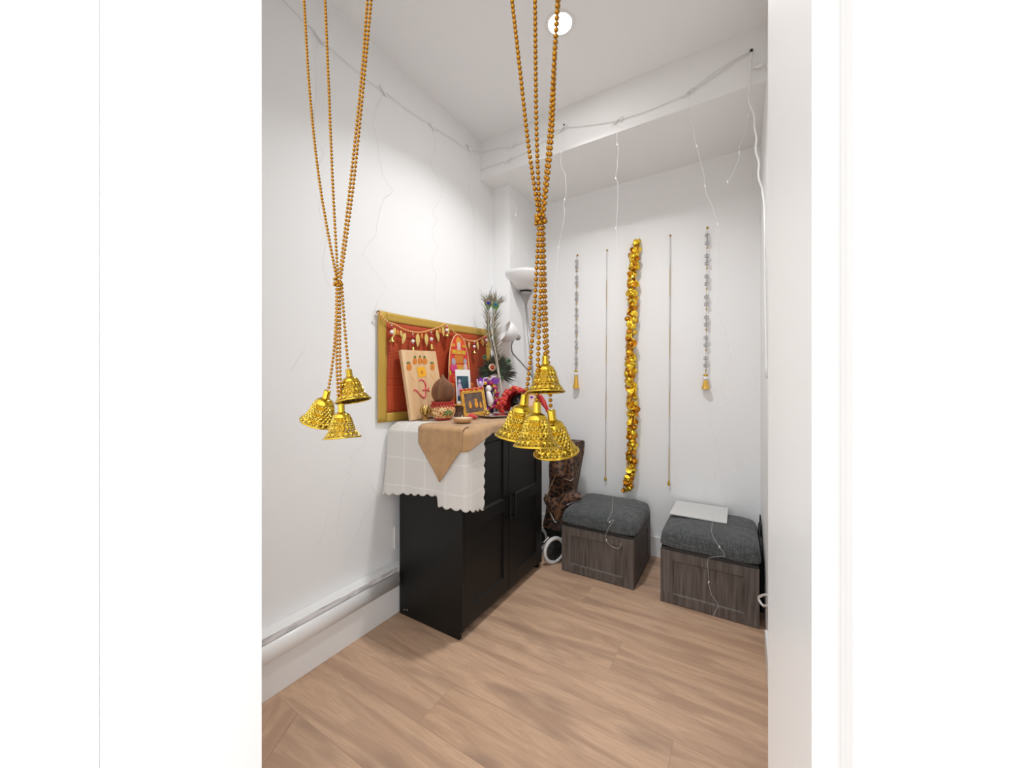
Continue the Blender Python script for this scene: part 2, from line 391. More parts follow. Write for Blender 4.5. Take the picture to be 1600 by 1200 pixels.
# ================================================================= black cabinet
CX0, CX1, CY0, CY1, CZ = -1.487, -1.077, 1.33, 2.13, .972
cab = thing('cabinet', (CX0, CY0, 0), 'black two-door cabinet under the white cloth and altar items', 'cabinet')
for y0 in (CY0, CY1-.018):
    b = MB(); b.prism([(CX0, 0), (CX1-.018, 0), (CX1-.018, .04), (CX1, .04), (CX1, CZ-.018), (CX0, CZ-.018)], (0, y0+.018, 0), (1, 0, 0), (0, 0, 1), .018)
    b.build('side_panel', 'black', cab, bevel=.001)
b = MB(); b.box((CX0, CY0, CZ-.018), (CX1, CY1, CZ)); b.build('top_panel', 'black', cab, bevel=.002)
b = MB(); b.box((CX0, CY0+.018, .05), (CX0+.006, CY1-.018, CZ-.018)); b.build('back_panel', 'black', cab)
b = MB(); b.box((CX0+.006, CY0+.018, .045), (CX1-.022, CY1-.018, .061)); b.build('bottom_shelf', 'black', cab)
b = MB(); b.box((CX1-.06, CY0+.018, 0), (CX1-.045, CY1-.018, .045)); b.build('plinth', 'black', cab)
ym = (CY0+CY1)/2
for y0, y1, hs in ((CY0+.019, ym-.0025, 1), (ym+.0025, CY1-.019, -1)):
    z0, z1 = .048, CZ-.022; xb, xf = CX1-.019, CX1
    so, si = (.058, .05) if hs > 0 else (.05, .058)
    d = MB(); d.box((xb, y0, z0), (xf, y0+so, z1)); d.box((xb, y1-si, z0), (xf, y1, z1))
    for a, c in ((z0, .127), (.49, .552), (z1-.068, z1)): d.box((xb, y0+so, a), (xf, y1-si, c))
    d.box((xb, y0+so, .127), (xf-.009, y1-si, .49)); d.box((xb, y0+so, .552), (xf-.009, y1-si, z1-.068))
    for za, zb in ((.127, .49), (.552, z1-.068)):       # sloped bead round each sunk panel
        ya, yb = y0+so, y1-si; q = .009
        d.prism([(0, 0), (-q, 0), (-q, q)], (xf, ya, za), (1, 0, 0), (0, 0, 1), -(yb-ya)); d.prism([(0, 0), (-q, 0), (-q, -q)], (xf, ya, zb), (1, 0, 0), (0, 0, 1), -(yb-ya))
    dr = d.build('door', 'black_panel', cab)
    yh = ym-.026*hs; hb = MB()
    hb.box((CX1+.020, yh-.006, .438), (CX1+.032, yh+.006, .578)); hb.box((CX1, yh-.005, .448), (CX1+.022, yh+.005, .460)); hb.box((CX1, yh-.005, .556), (CX1+.022, yh+.005, .568))
    hb.build('handle', 'metal_dark', dr, bevel=.002)
b = MB()
for px in ((CX0+.035, .028), (CX0+.055, .032)): b.ball((px[0], CY0-.0003, px[1]), (.004, .0012, .004), 10, 6)
b.build('screw_head', 'hinge', cab)
# white scalloped cloth
cl = MB(); ZL = CZ+.007
def skirt_path(u):                          # outline of the overhang: wall end, camera side, round the corner, along the doors
    pts = [Vector((-1.546, 1.42, 0)), Vector((-1.548, 1.31, 0)), Vector((-1.47, 1.296, 0)), Vector((-1.35, 1.298, 0)), Vector((-1.2, 1.297, 0)), Vector((-1.09, 1.296, 0)),
           Vector((-1.040, 1.312, 0)), Vector((-1.044, 1.37, 0)), Vector((-1.052, 1.462, 0))]
    return pts
SP = smooth_path(skirt_path(0), 24); NS = len(SP)-1
slen = [0.]
for a, c in zip(SP, SP[1:]): slen.append(slen[-1]+(c-a).length)
def drop_at(i):
    p = SP[i]; s = slen[i]
    if p.y > 1.34 and p.x < -1.4: zb = .70
    elif p.x < -1.195 and p.y < 1.33: zb = .625+.03*min(1, max(0, (p.x+1.55)/.3))
    else:
        k = min(1, max(0, (p.y-1.30)/.2)) if p.x > -1.1 else 0
        zb = .615-.05*k
    return zb-.012*abs(math.sin(s*PI/.05))
NV = 44
vs, fs, cuv = [], [], []
for i in range(NS+1):
    p = SP[i]; zb = drop_at(i); corner = max(0, 1-((p-Vector((-1.035, 1.318, 0))).length/.10))
    inn = Vector((min(max(p.x, -1.50), CX1), min(max(p.y, CY0), 2.1), 0))
    for j in range(NV+1):
        q = j/NV; z = ZL+(zb-ZL)*q
        e = min(1, q*7); e = math.sin(e*PI/2)
        xy = inn.lerp(p, e)
        wave = .006*math.sin(slen[i]*38+.8)*q+.004*corner*math.sin(q*PI)
        out = (p-inn); out = out.normalized() if out.length > 1e-6 else Vector((0, -1, 0))
        xy = xy+out*wave
        fl_k = min(1, slen[i]/.11)*max(0, 1-max(0, slen[i]-.11)/.28)**1.5; xy.y -= .042*fl_k*q**1.6; xy.x = max(xy.x, XL+.006)
        if i > NS-3 and j > 5: xy = xy+Vector((0, .014*abs(math.sin(z*PI/.052)), 0))*(1 if i == NS else .55)
        vs.append(Vector((xy.x, xy.y, z))); cuv.append((slen[i], ZL-z))
for i in range(NS):
    for j in range(NV): fs.append((i*(NV+1)+j, (i+1)*(NV+1)+j, (i+1)*(NV+1)+j+1, i*(NV+1)+j+1))
cl.add(vs, fs); nsk = len(cuv)
cl.grid(lambda a, c: Vector((-1.50+(CX1+1.50)*a, CY0+(2.1-CY0)*c, ZL+.0)), 12, 18)
cl_o = cl.build('tablecloth', 'linen', solid=.0025); uvl = cl_o.data.uv_layers.new(name='UVMap')
for lp in cl_o.data.loops:
    k = lp.vertex_index; uvl.data[lp.index].uv = cuv[k] if k < nsk else (cl_o.data.vertices[k].co.x+1.62, -cl_o.data.vertices[k].co.y+CY0)
tag(cl_o, 'white windowpane-weave cloth with scalloped hem draped over the black cabinet', 'tablecloth')
# tan runner with a pointed end
rn = MB(); ZR = ZL+.004; ZT = ZR+.003
def rfold(x, d):                            # distance d past the top edge on the camera side
    if d <= 0: return Vector((x, 1.318-d*1., ZR))
    a = min(d/.03, 1)*PI/2
    return Vector((x, 1.318-.040*math.sin(a), ZR-.02*(1-math.cos(a))-max(0, d-.03)))
def rl(u, d):
    xt = -1.166
    if d <= .10: x0, x1 = -1.302, -1.036
    else:
        k = (d-.10)/.165; x0 = -1.302+k*(1.302+xt); x1 = -1.036+k*(1.036+xt)
    return x0+(x1-x0)*u
def rp(u, w):
    d = -.012+.277*w; p = rfold(rl(u, d), d)
    p.y -= .004*abs(math.sin(u*PI*3))*max(0, d)*4
    return p
rn.grid(rp, 24, 30)
RP = smooth_path([Vector(q) for q in ((-1.11, 1.277, 0), (-1.07, 1.275, 0), (-1.034, 1.285, 0), (-1.018, 1.312, 0), (-1.022, 1.37, 0), (-1.034, 1.46, 0), (-1.044, 1.6, 0), (-1.046, 1.8, 0), (-1.048, 2.0, 0), (-1.05, 2.10, 0))], 10)
def rskirt(u, w):                           # the side that slides over the corner and the top of the doors
    k = u*(len(RP)-1); i = min(int(k), len(RP)-2); p = RP[i].lerp(RP[i+1], k-i)
    inn = Vector((min(p.x, CX1-.002), max(p.y, CY0-.002), 0)); q = min(1, w*2.6); e = math.sin(q*PI/2)
    h = .052+.012*math.sin(p.y*11+.4); 
    if p.y < 1.50: h = h*.4+.6*.052+.040*min(1, (1.50-p.y)/.19)**1.3
    out = (p-inn).normalized() if (p-inn).length > 1e-5 else Vector((0, -1, 0))
    xy = inn.lerp(p, e)+out*(.004*math.sin(p.y*23)*w)
    return Vector((xy.x, xy.y, ZR-.012*(1-math.cos(q*PI/2))-h*max(0, w-.15)/.85))
rn.grid(rskirt, 90, 14)
rn.grid(lambda u, w: Vector((-1.302+u*(CX1-.002+1.302), CY0-.002+(2.10-CY0)*w, ZR+.0006*math.sin(w*40+u*9))), 24, 40)
tag(rn.build('table_runner', 'runner', solid=.002), 'tan table runner whose pointed end hangs over the white cloth', 'table runner')
# ================================================================= hanging bell strands in the doorway
def bell_mesh():
    R, Hh = .0225, .0335                    # rim radius, body height below the cap
    def rad(q): return R*(.40+.26*min(1, q*3.2)**.6+.10*q+.24*max(0, (q-.62)/.38)**1.6)
    dome = MB(); dome.lathe([(.0001, 0)]+[(R*.50*math.sin(a*PI/2/6), -.0070*(1-math.cos(a*PI/2/6))) for a in range(1, 7)]+[(R*.51, -.0085)], 32)
    lat = MB(); rows, n = 9, 20; z0 = -.0075
    ring = []
    for i in range(rows+1):
        q = i/rows; z = z0-(Hh-.0075)*q; r = R*(.50+.33*q+.17*max(0, (q-.66)/.34)**1.2)
        ring.append([Vector((r*math.cos(2*PI*(k+.5*(i % 2))/n), r*math.sin(2*PI*(k+.5*(i % 2))/n), z)) for k in range(n)])
    for i in range(rows):
        a, b_ = ring[i], ring[i+1]; off = i % 2
        for k in range(n):
            tris = [(a[k], b_[k if not off else (k+1) % n], b_[(k-1) % n if not off else k]), (a[k], a[(k+1) % n], b_[k if not off else (k+1) % n])]
            for ti, t3 in enumerate(tris):
                cen = (t3[0]+t3[1]+t3[2])/3; nr = Vector((cen.x, cen.y, .25*cen.length)).normalized()
                if ti == 0 or (i % 3 == 1 and ti == 1):       # raised stud
                    o3 = [cen+(p-cen)*1.04 for p in t3]; lat.add(o3+[cen+nr*.0013], [(0, 1, 3), (1, 2, 3), (2, 0, 3)], 0, False)
                else:                                        # pierced: three slim ribs round a hole
                    o3 = list(t3); i3 = [cen+(p-cen)*.62 for p in t3]
                    lat.add(o3+i3, [(0, 1, 4, 3), (1, 2, 5, 4), (2, 0, 3, 5)], 0, False)
    rim = MB(); rr = R*1.0; pr = []
    for k in range(9): a = 2*PI*k/8; pr.append((rr+.0011*math.cos(a), -Hh+.0011*math.sin(a)))
    rim.lathe(pr, 40)
    cap = MB(); cap.lathe([(.0001, .0105), (.0035, .0105), (.0042, .0095), (.0042, .001), (.0052, -.0005), (.0001, -.0005)], 16)
    cl_ = MB(); cl_.tube([(0, 0, -.006), (0, 0, -.026)], .0006, 6); cl_.ball((0, 0, -.0275), .0032, 10, 8)
    return [('bell_dome', dome, 'gold'), ('bell_rim', rim, 'gold'), ('bell_cap', cap, 'gold'), ('clapper', cl_, 'gold')], lat
parts, lat = bell_mesh()
lat_proto = None
def hang_bell(root, cap_uv, rim_uv, y, tilt=-.0035, first=[]):
    """a bell whose cap top and rim centre are given; copies share the first one's meshes"""
    top, bot = at(*cap_uv, 1, y), at(*rim_uv, 1, y)
    bot = bot+(bot-EYE).normalized()*tilt
    ax = (top-bot).normalized(); L = (top-bot).length; sc_ = L/.044
    if not first:
        o = lat.build('bell', 'gold2', root, local=True)
        kids = [mb.build(nm, mt, o, local=True) for nm, mb, mt in parts]; first.append((o, kids))
    else:
        so, sk = first[0]; o = so.copy(); COL.objects.link(o); o.parent = root
        for k in sk: c = k.copy(); COL.objects.link(c); c.parent = o
    loc = top-ax*.0105*sc_
    o.location = loc-root.location; o.rotation_mode = 'QUATERNION'; o.rotation_quaternion = Vector((0, 0, 1)).rotation_difference(ax); o.scale = (sc_,)*3
    return top
ICO = None
def beads(mb, pts, r, step, mi=0):
    global ICO
    if ICO is None:
        bm = bmesh.new(); bmesh.ops.create_icosphere(bm, subdivisions=2, radius=1); bm.verts.ensure_lookup_table()
        ICO = ([v.co.copy() for v in bm.verts], [tuple(v.index for v in f.verts) for f in bm.faces]); bm.free()
    for p in resample(pts, step): mb.add([p+c*r for c in ICO[0]], ICO[1], mi)
def strand(label, y, uppers, knot, lowers, bells, group=None):
    kp = at(*knot, 1, y); ztop = ZD
    root = thing('bell_strand', (kp.x, y, ztop), label, 'bell garland', 'gold bell strands hanging in the doorway')
    def up_path(pts):
        P = [at(u, v, 1, y+dy) for u, v, dy in pts]; a, c = P[1], P[0]; k = (ztop-c.z)/(c.z-a.z)
        return smooth_path([c+(c-a)*k*.98]+P, 10)
    for pts in uppers:
        b = MB(); pp = up_path(pts); beads(b, pp, .0021, .0053); b.tube(resample(pp, .03), .0004, 4, 1); b.build('bead_string', ['bead', 'bead_dark'], root)
    b = MB()
    for k in range(14):
        a = random.uniform(0, 2*PI); e = random.uniform(-1, 1); rr = .0042
        beads(b, [kp+Vector((rr*math.cos(a), rr*math.sin(a), e*.0045))], .0022, 1.)
    b.build('knot', 'bead', root)
    for pts in lowers:
        b = MB(); pp = smooth_path([at(u, v, 1, y+dy) for u, v, dy in pts], 10); beads(b, pp, .0021, .0053); b.tube(resample(pp, .02), .0004, 4, 1); b.build('bead_string', ['bead', 'bead_dark'], root)
    for cap, rimc, dy, *tl in bells: hang_bell(root, cap, rimc, y+dy, *tl)
    return root
strand('gold bead strand with three lattice bells hanging beside the long bare wall', .31,
       [[(475, 0, 0), (484, 145, 0), (500, 290, 0), (526, 436, 0)], [(508, 0, .004), (514, 145, .004), (520, 290, .003), (528, 436, .002)],
        [(574, 0, 0), (565, 120, 0), (547, 290, 0), (530, 436, 0)], [(580, 0, -.004), (569, 120, -.005), (552, 290, -.003), (532, 438, -.003)]],
       (528, 441),
       [[(526, 446, .004), (525, 500, .004), (522, 545, .004), (517, 585, .003), (512.5, 611, .003)], [(528, 446, -.003), (527, 500, -.003), (526, 560, -.002), (529, 633, 0)],
        [(531, 446, 0), (531, 500, 0), (531, 560, 0), (533, 632, 0)], [(534, 444, .002), (537, 490, .003), (541, 540, .006), (544.5, 577, .008)]],
       [((512, 610), (499, 659), .014), ((533, 631.5), (535, 684), -.012), ((544.5, 577), (552, 626), .016, .0005)])
strand('gold bead strand with four lattice bells hanging in front of the altar cabinet', .31,
       [[(800, 0, 0), (813, 115, 0), (826, 230, 0), (842, 337, 0)], [(836, 0, .004), (837, 115, .004), (839, 230, .003), (844, 337, .002)],
        [(871, 0, 0), (866, 90, 0), (858, 215, 0), (847, 337, 0)], [(873, 0, .006), (867, 90, .006), (862, 215, -.005), (849, 339, -.003)]],
       (845, 342),
       [[(842, 348, .003), (838, 430, .003), (834, 500, .003), (828, 570, .006), (822, 617, .012)], [(844, 348, -.003), (845, 440, -.004), (842, 520, -.004), (840, 590, -.012), (839, 628, -.016)],
        [(847, 348, 0), (849, 420, 0), (850, 500, 0), (852, 557, 0)], [(849, 347, .004), (851, 430, .008), (855, 540, .02), (859, 600, .022), (860.5, 640, .02)]],
       [((852, 556), (853, 612), 0), ((821, 616), (809, 684), .022), ((839, 628), (838, 697), -.026), ((861, 640), (869, 706), .026, .009)])
# ================================================================= things on the back wall
YW = YB-.012
def bead_line(mb, p0, p1, r, step, mats, seg):
    d = p1-p0; L = d.length; n = int(L/step)
    for k in range(n+1):
        beads(mb, [p0+d*(k/n)], r, 1., mats[int(k/n*seg) % len(mats)])
def hook(p, root):
    b = MB(); b.lathe([(.0001, 0), (.007, 0), (.007, .003), (.0001, .003)], 12, mat=Matrix.Translation((p.x, YB-.0035, p.z+.006)) @ Matrix.Rotation(-PI/2, 4, 'X') @ Matrix.Translation((0, 0, 0)))
    b.tube([(p.x, YB-.003, p.z+.006), (p.x, YW-.004, p.z+.004), (p.x, YW-.004, p.z+.012)], .0018, 6); b.build('hook', 'gold', root)
for (u0, v0, u1, v1), lbl in (((948, 392, 946, 750), 'thin bead chain hanging over the back of the ottoman beside the trolley bag'),
                              ((1047, 369, 1045, 757), 'thin bead chain hanging over the gap between the two ottomans')):
    p0, p1 = at(u0, v0, 1, YW), at(u1, v1, 1, YW)
    t = thing('bead_chain', (p0.x, YW, p1.z), lbl, 'bead chain', 'thin bead chains on the back wall')
    hook(p0, t)
    b = MB(); bead_line(b, p0, p1+Vector((0, 0, .03)), .0034, .0088, (1, 0), 8); b.tube([p0, p1], .0007, 4, 1); b.build('chain', ['brass', 'silver_bead'], t)
    b = MB(); b.lathe([(.0001, .03), (.004, .028), (.005, .018), (.009, .004), (.010, 0), (.0001, 0)], 14, c=p1); b.ball((p1.x, p1.y, p1.z-.004), .005, 10, 8); b.build('pendant', 'gold', t)
def octa(mb, c, r, h, mi=0):
    n = 8; vs = [Vector((c.x, c.y, c.z-h))]
    for zz, rr in ((-.45*h, r*.8), (.45*h, r*.8)):
        for k in range(n): vs.append(Vector((c.x+rr*math.cos(2*PI*k/n), c.y+rr*math.sin(2*PI*k/n), c.z+zz)))
    vs.append(Vector((c.x, c.y, c.z+h))); fs = []
    for k in range(n):
        k2 = (k+1) % n; fs += [(0, 1+k2, 1+k), (1+k, 1+k2, 1+n+k2, 1+n+k), (1+2*n, 1+n+k, 1+n+k2)]
    mb.add(vs, fs, mi, False)
for (u0, v0, u1, v1, vb), lbl, open_bell in (((901, 399, 900, 585, 607), 'crystal bead strand with gold bell on the back wall next to the four hanging bells', 1),
                                  ((1105, 356, 1102.5, 592, 608), 'crystal bead strand with gold bell on the back wall above the ottoman with white stand-in sheet', 0)):
    YC = YB-.022
    p0, p1, pb = at(u0, v0, 1, YC), at(u1, v1, 1, YC), at(u1, vb, 1, YC)
    t = thing('crystal_strand', (p0.x, YC, pb.z), lbl, 'crystal strand', 'crystal strands on the back wall')
    hook(p0+Vector((0, .01, 0)), t)
    b = MB(); b.tube([p0, p1], .0012, 5); d = p1-p0; G = 7
    for g in range(G): b.ball(p0+d*((g+.98)/(G+.4)), (.0042, .0042, .008), 8, 6)
    b.build('link_wire', 'brass', t)
    for g in range(G):
        b = MB()
        for q in (.38, .74): octa(b, p0+d*((g+q)/(G+.4)), .0165, .0165)
        b.ball(p0+d*((g+.56)/(G+.4)), .005, 8, 6)
        b.build('crystal', 'crystal', t)
    b = MB(); b.ball(p1+Vector((0, 0, .004)), (.018, .018, .016), 16, 10); b.build('pearl', 'pearl', t)
    b = MB(); Hh = p1.z-pb.z; q = Vector((p1.x, p1.y, pb.z))
    b.lathe([(.001, Hh), (.008, Hh*.95), (.012, Hh*.8), (.016, Hh*.45), (.024, .004), (.026, 0), (.023, 0), (.015, Hh*.4), (.010, Hh*.75), (.001, Hh*.86)], 20, c=q); b.build('bell', 'gold_small', t)
    b = MB(); b.lathe([(.001, .012), (.011, .010), (.016, 0), (.001, 0)], 16, c=p1+Vector((0, 0, .019))); b.build('bead_cap', 'gold', t)
# gold foil garland
gp = [at(u, v, 1, YB-.042) for u, v in ((992, 377), (991, 400), (989, 440), (989, 480), (986, 520), (985, 560), (986, 600), (988, 640), (987, 680), (987, 720), (984, 745), (979, 760), (974, 766))]
path = smooth_path(gp, 8)
t = thing('foil_garland', gp[-1], 'fluffy gold foil petal garland hanging down the back wall', 'garland')
b = MB(); b.tube(path, .004, 6); b.build('cord', 'foil_amber', t)
b = MB()
for p in resample(path, .0044):
    for rep in range(1):
        a = random.uniform(0, 2*PI); rr = random.uniform(.012, .036)
        dirv = Vector((math.cos(a), math.sin(a)*.75, random.uniform(-.5, .5))).normalized(); c = p+dirv*rr
        nrm = (dirv+Vector((random.uniform(-.9, .9), random.uniform(-1.3, .3), random.uniform(-.7, .9)))).normalized()
        X = nrm.orthogonal().normalized(); X = Quaternion(nrm, random.uniform(0, 6.28)) @ X; Yv = nrm.cross(X); R_ = random.uniform(.016, .024)
        n = 8; vs = [c+nrm*.003]+[c+X*(R_*math.cos(2*PI*k/n))+Yv*(R_*math.sin(2*PI*k/n))+nrm*random.uniform(-.004, .004) for k in range(n)]
        b.add(vs, [(0, 1+k, 1+(k+1) % n) for k in range(n)], 0 if random.random() < .66 else 1, random.random() < .5)
b.build('foil_petals', ['foil_gold', 'foil_amber'], t, solid=.0006)
# ================================================================= fairy lights
def wiggle(pts, amp=.004):
    return [p+Vector((random.uniform(-amp, amp), random.uniform(-amp, amp)*.3, random.uniform(-amp, amp))) for p in pts]
t = thing('fairy_light_curtain', at(600, 143, 0, XL+.004), 'fine fairy light wire pinned along the top of the long white wall with dangling strands', 'fairy lights', 'curtain fairy lights')
ax, XF = 0, XL+.006
wp = [at(u, v, 0, XF) for u, v in ((440, -2), (470, 28), (490, 47), (500, 62), (545, 100), (580, 130), (600, 143), (640, 174), (675, 197), (705, 216), (731, 233), (748, 237))]
b = MB(); b.tube(smooth_path(wp, 4), .0017, 6); b.build('lead_wire', 'wire', t)
for u, v in ((499, 60), (599, 143), (675, 197), (732, 231)):
    p = at(u, v, 0, XF); b = MB(); b.tube(smooth_path([p+Vector((0, -.022, .018)), p+Vector((.004, -.008, .002)), p+Vector((.005, .008, -.008)), p+Vector((0, .020, -.012)), p+Vector((.004, .024, .004))], 4), .004, 7)
    b.build('clip', 'white_plastic', t)
    if u == 732:
        b = MB(); b.ball(at(731.5, 229, 0, XL+.008), .006, 10, 8); lab(b.build('nail', 'nail', t), 'black nail')
for pts in ([(500, 62), (492, 85), (495, 130), (491, 180), (496, 220), (506, 240), (498, 262), (504, 290), (500, 330), (511, 370), (505, 410), (515, 450)],
            [(600, 143), (588, 170), (584, 195), (591, 232), (599, 275), (614, 298), (603, 307), (597, 318), (589, 352), (588, 365), (577, 380), (567, 395), (573, 404), (586, 425), (603, 446), (590, 470), (586, 486)],
            [(675, 197), (681, 225), (674, 258), (690, 290), (687, 312), (676, 330), (683, 345), (674, 362), (684, 385), (674, 410), (682, 432), (678, 460), (684, 485)],
            [(733, 234), (736, 262), (733, 300), (743, 345), (739, 372), (743, 398), (738, 420)],
            [(563, 664), (571, 690), (558, 702), (546, 712), (553, 722), (541, 735), (548, 742), (538, 762), (530, 800), (526, 840)],
            [(577, 752), (588, 775), (573, 800), (566, 812), (560, 830), (548, 852), (540, 868)],
            [(478, 545), (466, 560), (455, 580)], [(512, 800), (505, 830), (497, 850)]):
    b = MB(); pp = wiggle(smooth_path([at(u, v, 0, XL+.004) for u, v in pts], 3), .0022); b.tube(pp, .0005, 4, 0)
    for p in pp[2::4]: b.ball(p, (.0016, .0016, .0028), 6, 5, 1)
    b.build('light_strand', ['wire', 'bulb'], t)
YF = YS-.006
t = thing('fairy_light_curtain', at(965, 188, 1, YF), 'fine fairy light wire pinned along the white soffit with strands hanging over the ottomans', 'fairy lights', 'curtain fairy lights')
for pts in ([(752, 239), (775, 232), (800, 229), (840, 214), (881, 200), (900, 198), (940, 193), (965, 188), (1010, 174), (1050, 157), (1075, 145), (1110, 118), (1150, 92), (1174, 80)],
            [(752, 265), (775, 257), (795, 250), (830, 234), (860, 214), (881, 201)], [(1075, 147), (1112, 122), (1150, 96), (1173, 82)]):
    b = MB(); b.tube(smooth_path([at(u, v, 1, YF) for u, v in pts], 4), .0019, 6); b.build('lead_wire', 'wire', t)
for u, v in ((801, 228), (794, 251), (880, 201), (966, 188), (1075, 145)):
    p = at(u, v, 1, YF); b = MB()
    b.tube(smooth_path([p+Vector((-.028, -.002, -.014)), p+Vector((-.008, -.006, -.002)), p+Vector((.006, -.006, .006)), p+Vector((.024, -.002, .010)), p+Vector((.012, -.004, -.012))], 4), .0045, 7); b.build('clip', 'white_plastic', t)
for u, v in ((1174, 79), (881, 195)):
    b = MB(); b.ball(at(u, v, 1, YS-.005), .0075 if u > 1000 else .005, 10, 8); lab(b.build('nail', 'nail', t), 'black nail')
YH = 2.085
hang = ([(796, 252), (797, 275), (797, 300), (803, 318), (808, 330), (799, 350), (798, 367), (801, 385), (797, 410)],
        [(881, 202), (878, 225), (877, 262), (883, 270), (884, 305), (880, 322), (882, 333), (874, 380), (872, 396), (868, 440), (866, 500), (870, 560), (885, 600), (893, 640)],
        [(965, 190), (964, 222), (966, 230), (964, 262), (962, 276), (965, 285), (965, 316), (963, 350), (963, 372), (964, 420), (961, 486), (959, 560), (960, 640), (955, 700), (958, 760), (956, 800), (949, 815), (960, 812), (950, 826), (946, 840), (953, 852), (967, 857), (970, 848)],
        [(1075, 147), (1077, 172), (1076, 181), (1083, 200), (1086, 221), (1093, 243), (1095, 258), (1102, 284), (1102, 300), (1112, 318), (1120, 345), (1124, 362), (1118, 390), (1122, 450), (1118, 480), (1130, 505), (1139, 540), (1142, 565), (1128, 600), (1130, 620), (1139, 644), (1128, 668), (1122, 684), (1133, 698), (1150, 712), (1152, 730), (1140, 745), (1126, 760), (1134, 790), (1116, 805), (1112, 830), (1120, 848), (1132, 868), (1108, 872), (1107, 900), (1112, 930), (1122, 945), (1112, 965)],
        [(1110, 632), (1110, 665), (1118, 690), (1124, 720), (1116, 742), (1104, 755), (1100, 775)],
        [(1170, 142), (1170, 172), (1167, 200), (1165, 206), (1155, 232), (1154, 247), (1149, 262), (1139, 280), (1137, 288)])
for hi, pts in enumerate(hang):
    b = MB(); pp = wiggle(smooth_path([at(u, v, 1, YH) for u, v in pts], 3), .0025); b.tube(pp, .0006, 5, 0)
    for p in pp[4::9]: b.ball(p, (.0026, .0026, .0075), 8, 6, 1, mat=Matrix.Rotation(random.uniform(-.5, .5), 4, 'Y'))
    b.build('light_strand', ['wire', 'bulb'], t)
b = MB(); pts = [(1200, 118), (1190, 104), (1182, 104), (1174, 108), (1174, 98)]
b.tube(smooth_path([at(u, v, 1, YF-.004) for u, v in pts], 5), [.002]*21, 6); b.ball(at(1186, 103, 1, YF-.006), (.02, .006, .010), 10, 8); b.build('plug_adapter', 'cable', t)
b = MB(); pp = smooth_path([at(u, v, 1, YF-.008) for u, v in ((1174, 82), (1173, 100), (1172, 120), (1171, 140), (1171, 160), (1178, 180), (1179, 200), (1182, 215), (1181, 235), (1186, 255), (1185, 275), (1191, 295))], 5)
pp += smooth_path([pp[-1]+Vector((.006, -.03, -.08)), Vector((.098, 2.02, 1.86)), Vector((.100, 2.03, 1.6)), Vector((.102, 1.98, 1.2))], 6)
b.tube(pp, .0042, 8); lab(b.build('power_cable', 'cable', t), 'thicker crinkled white cable')
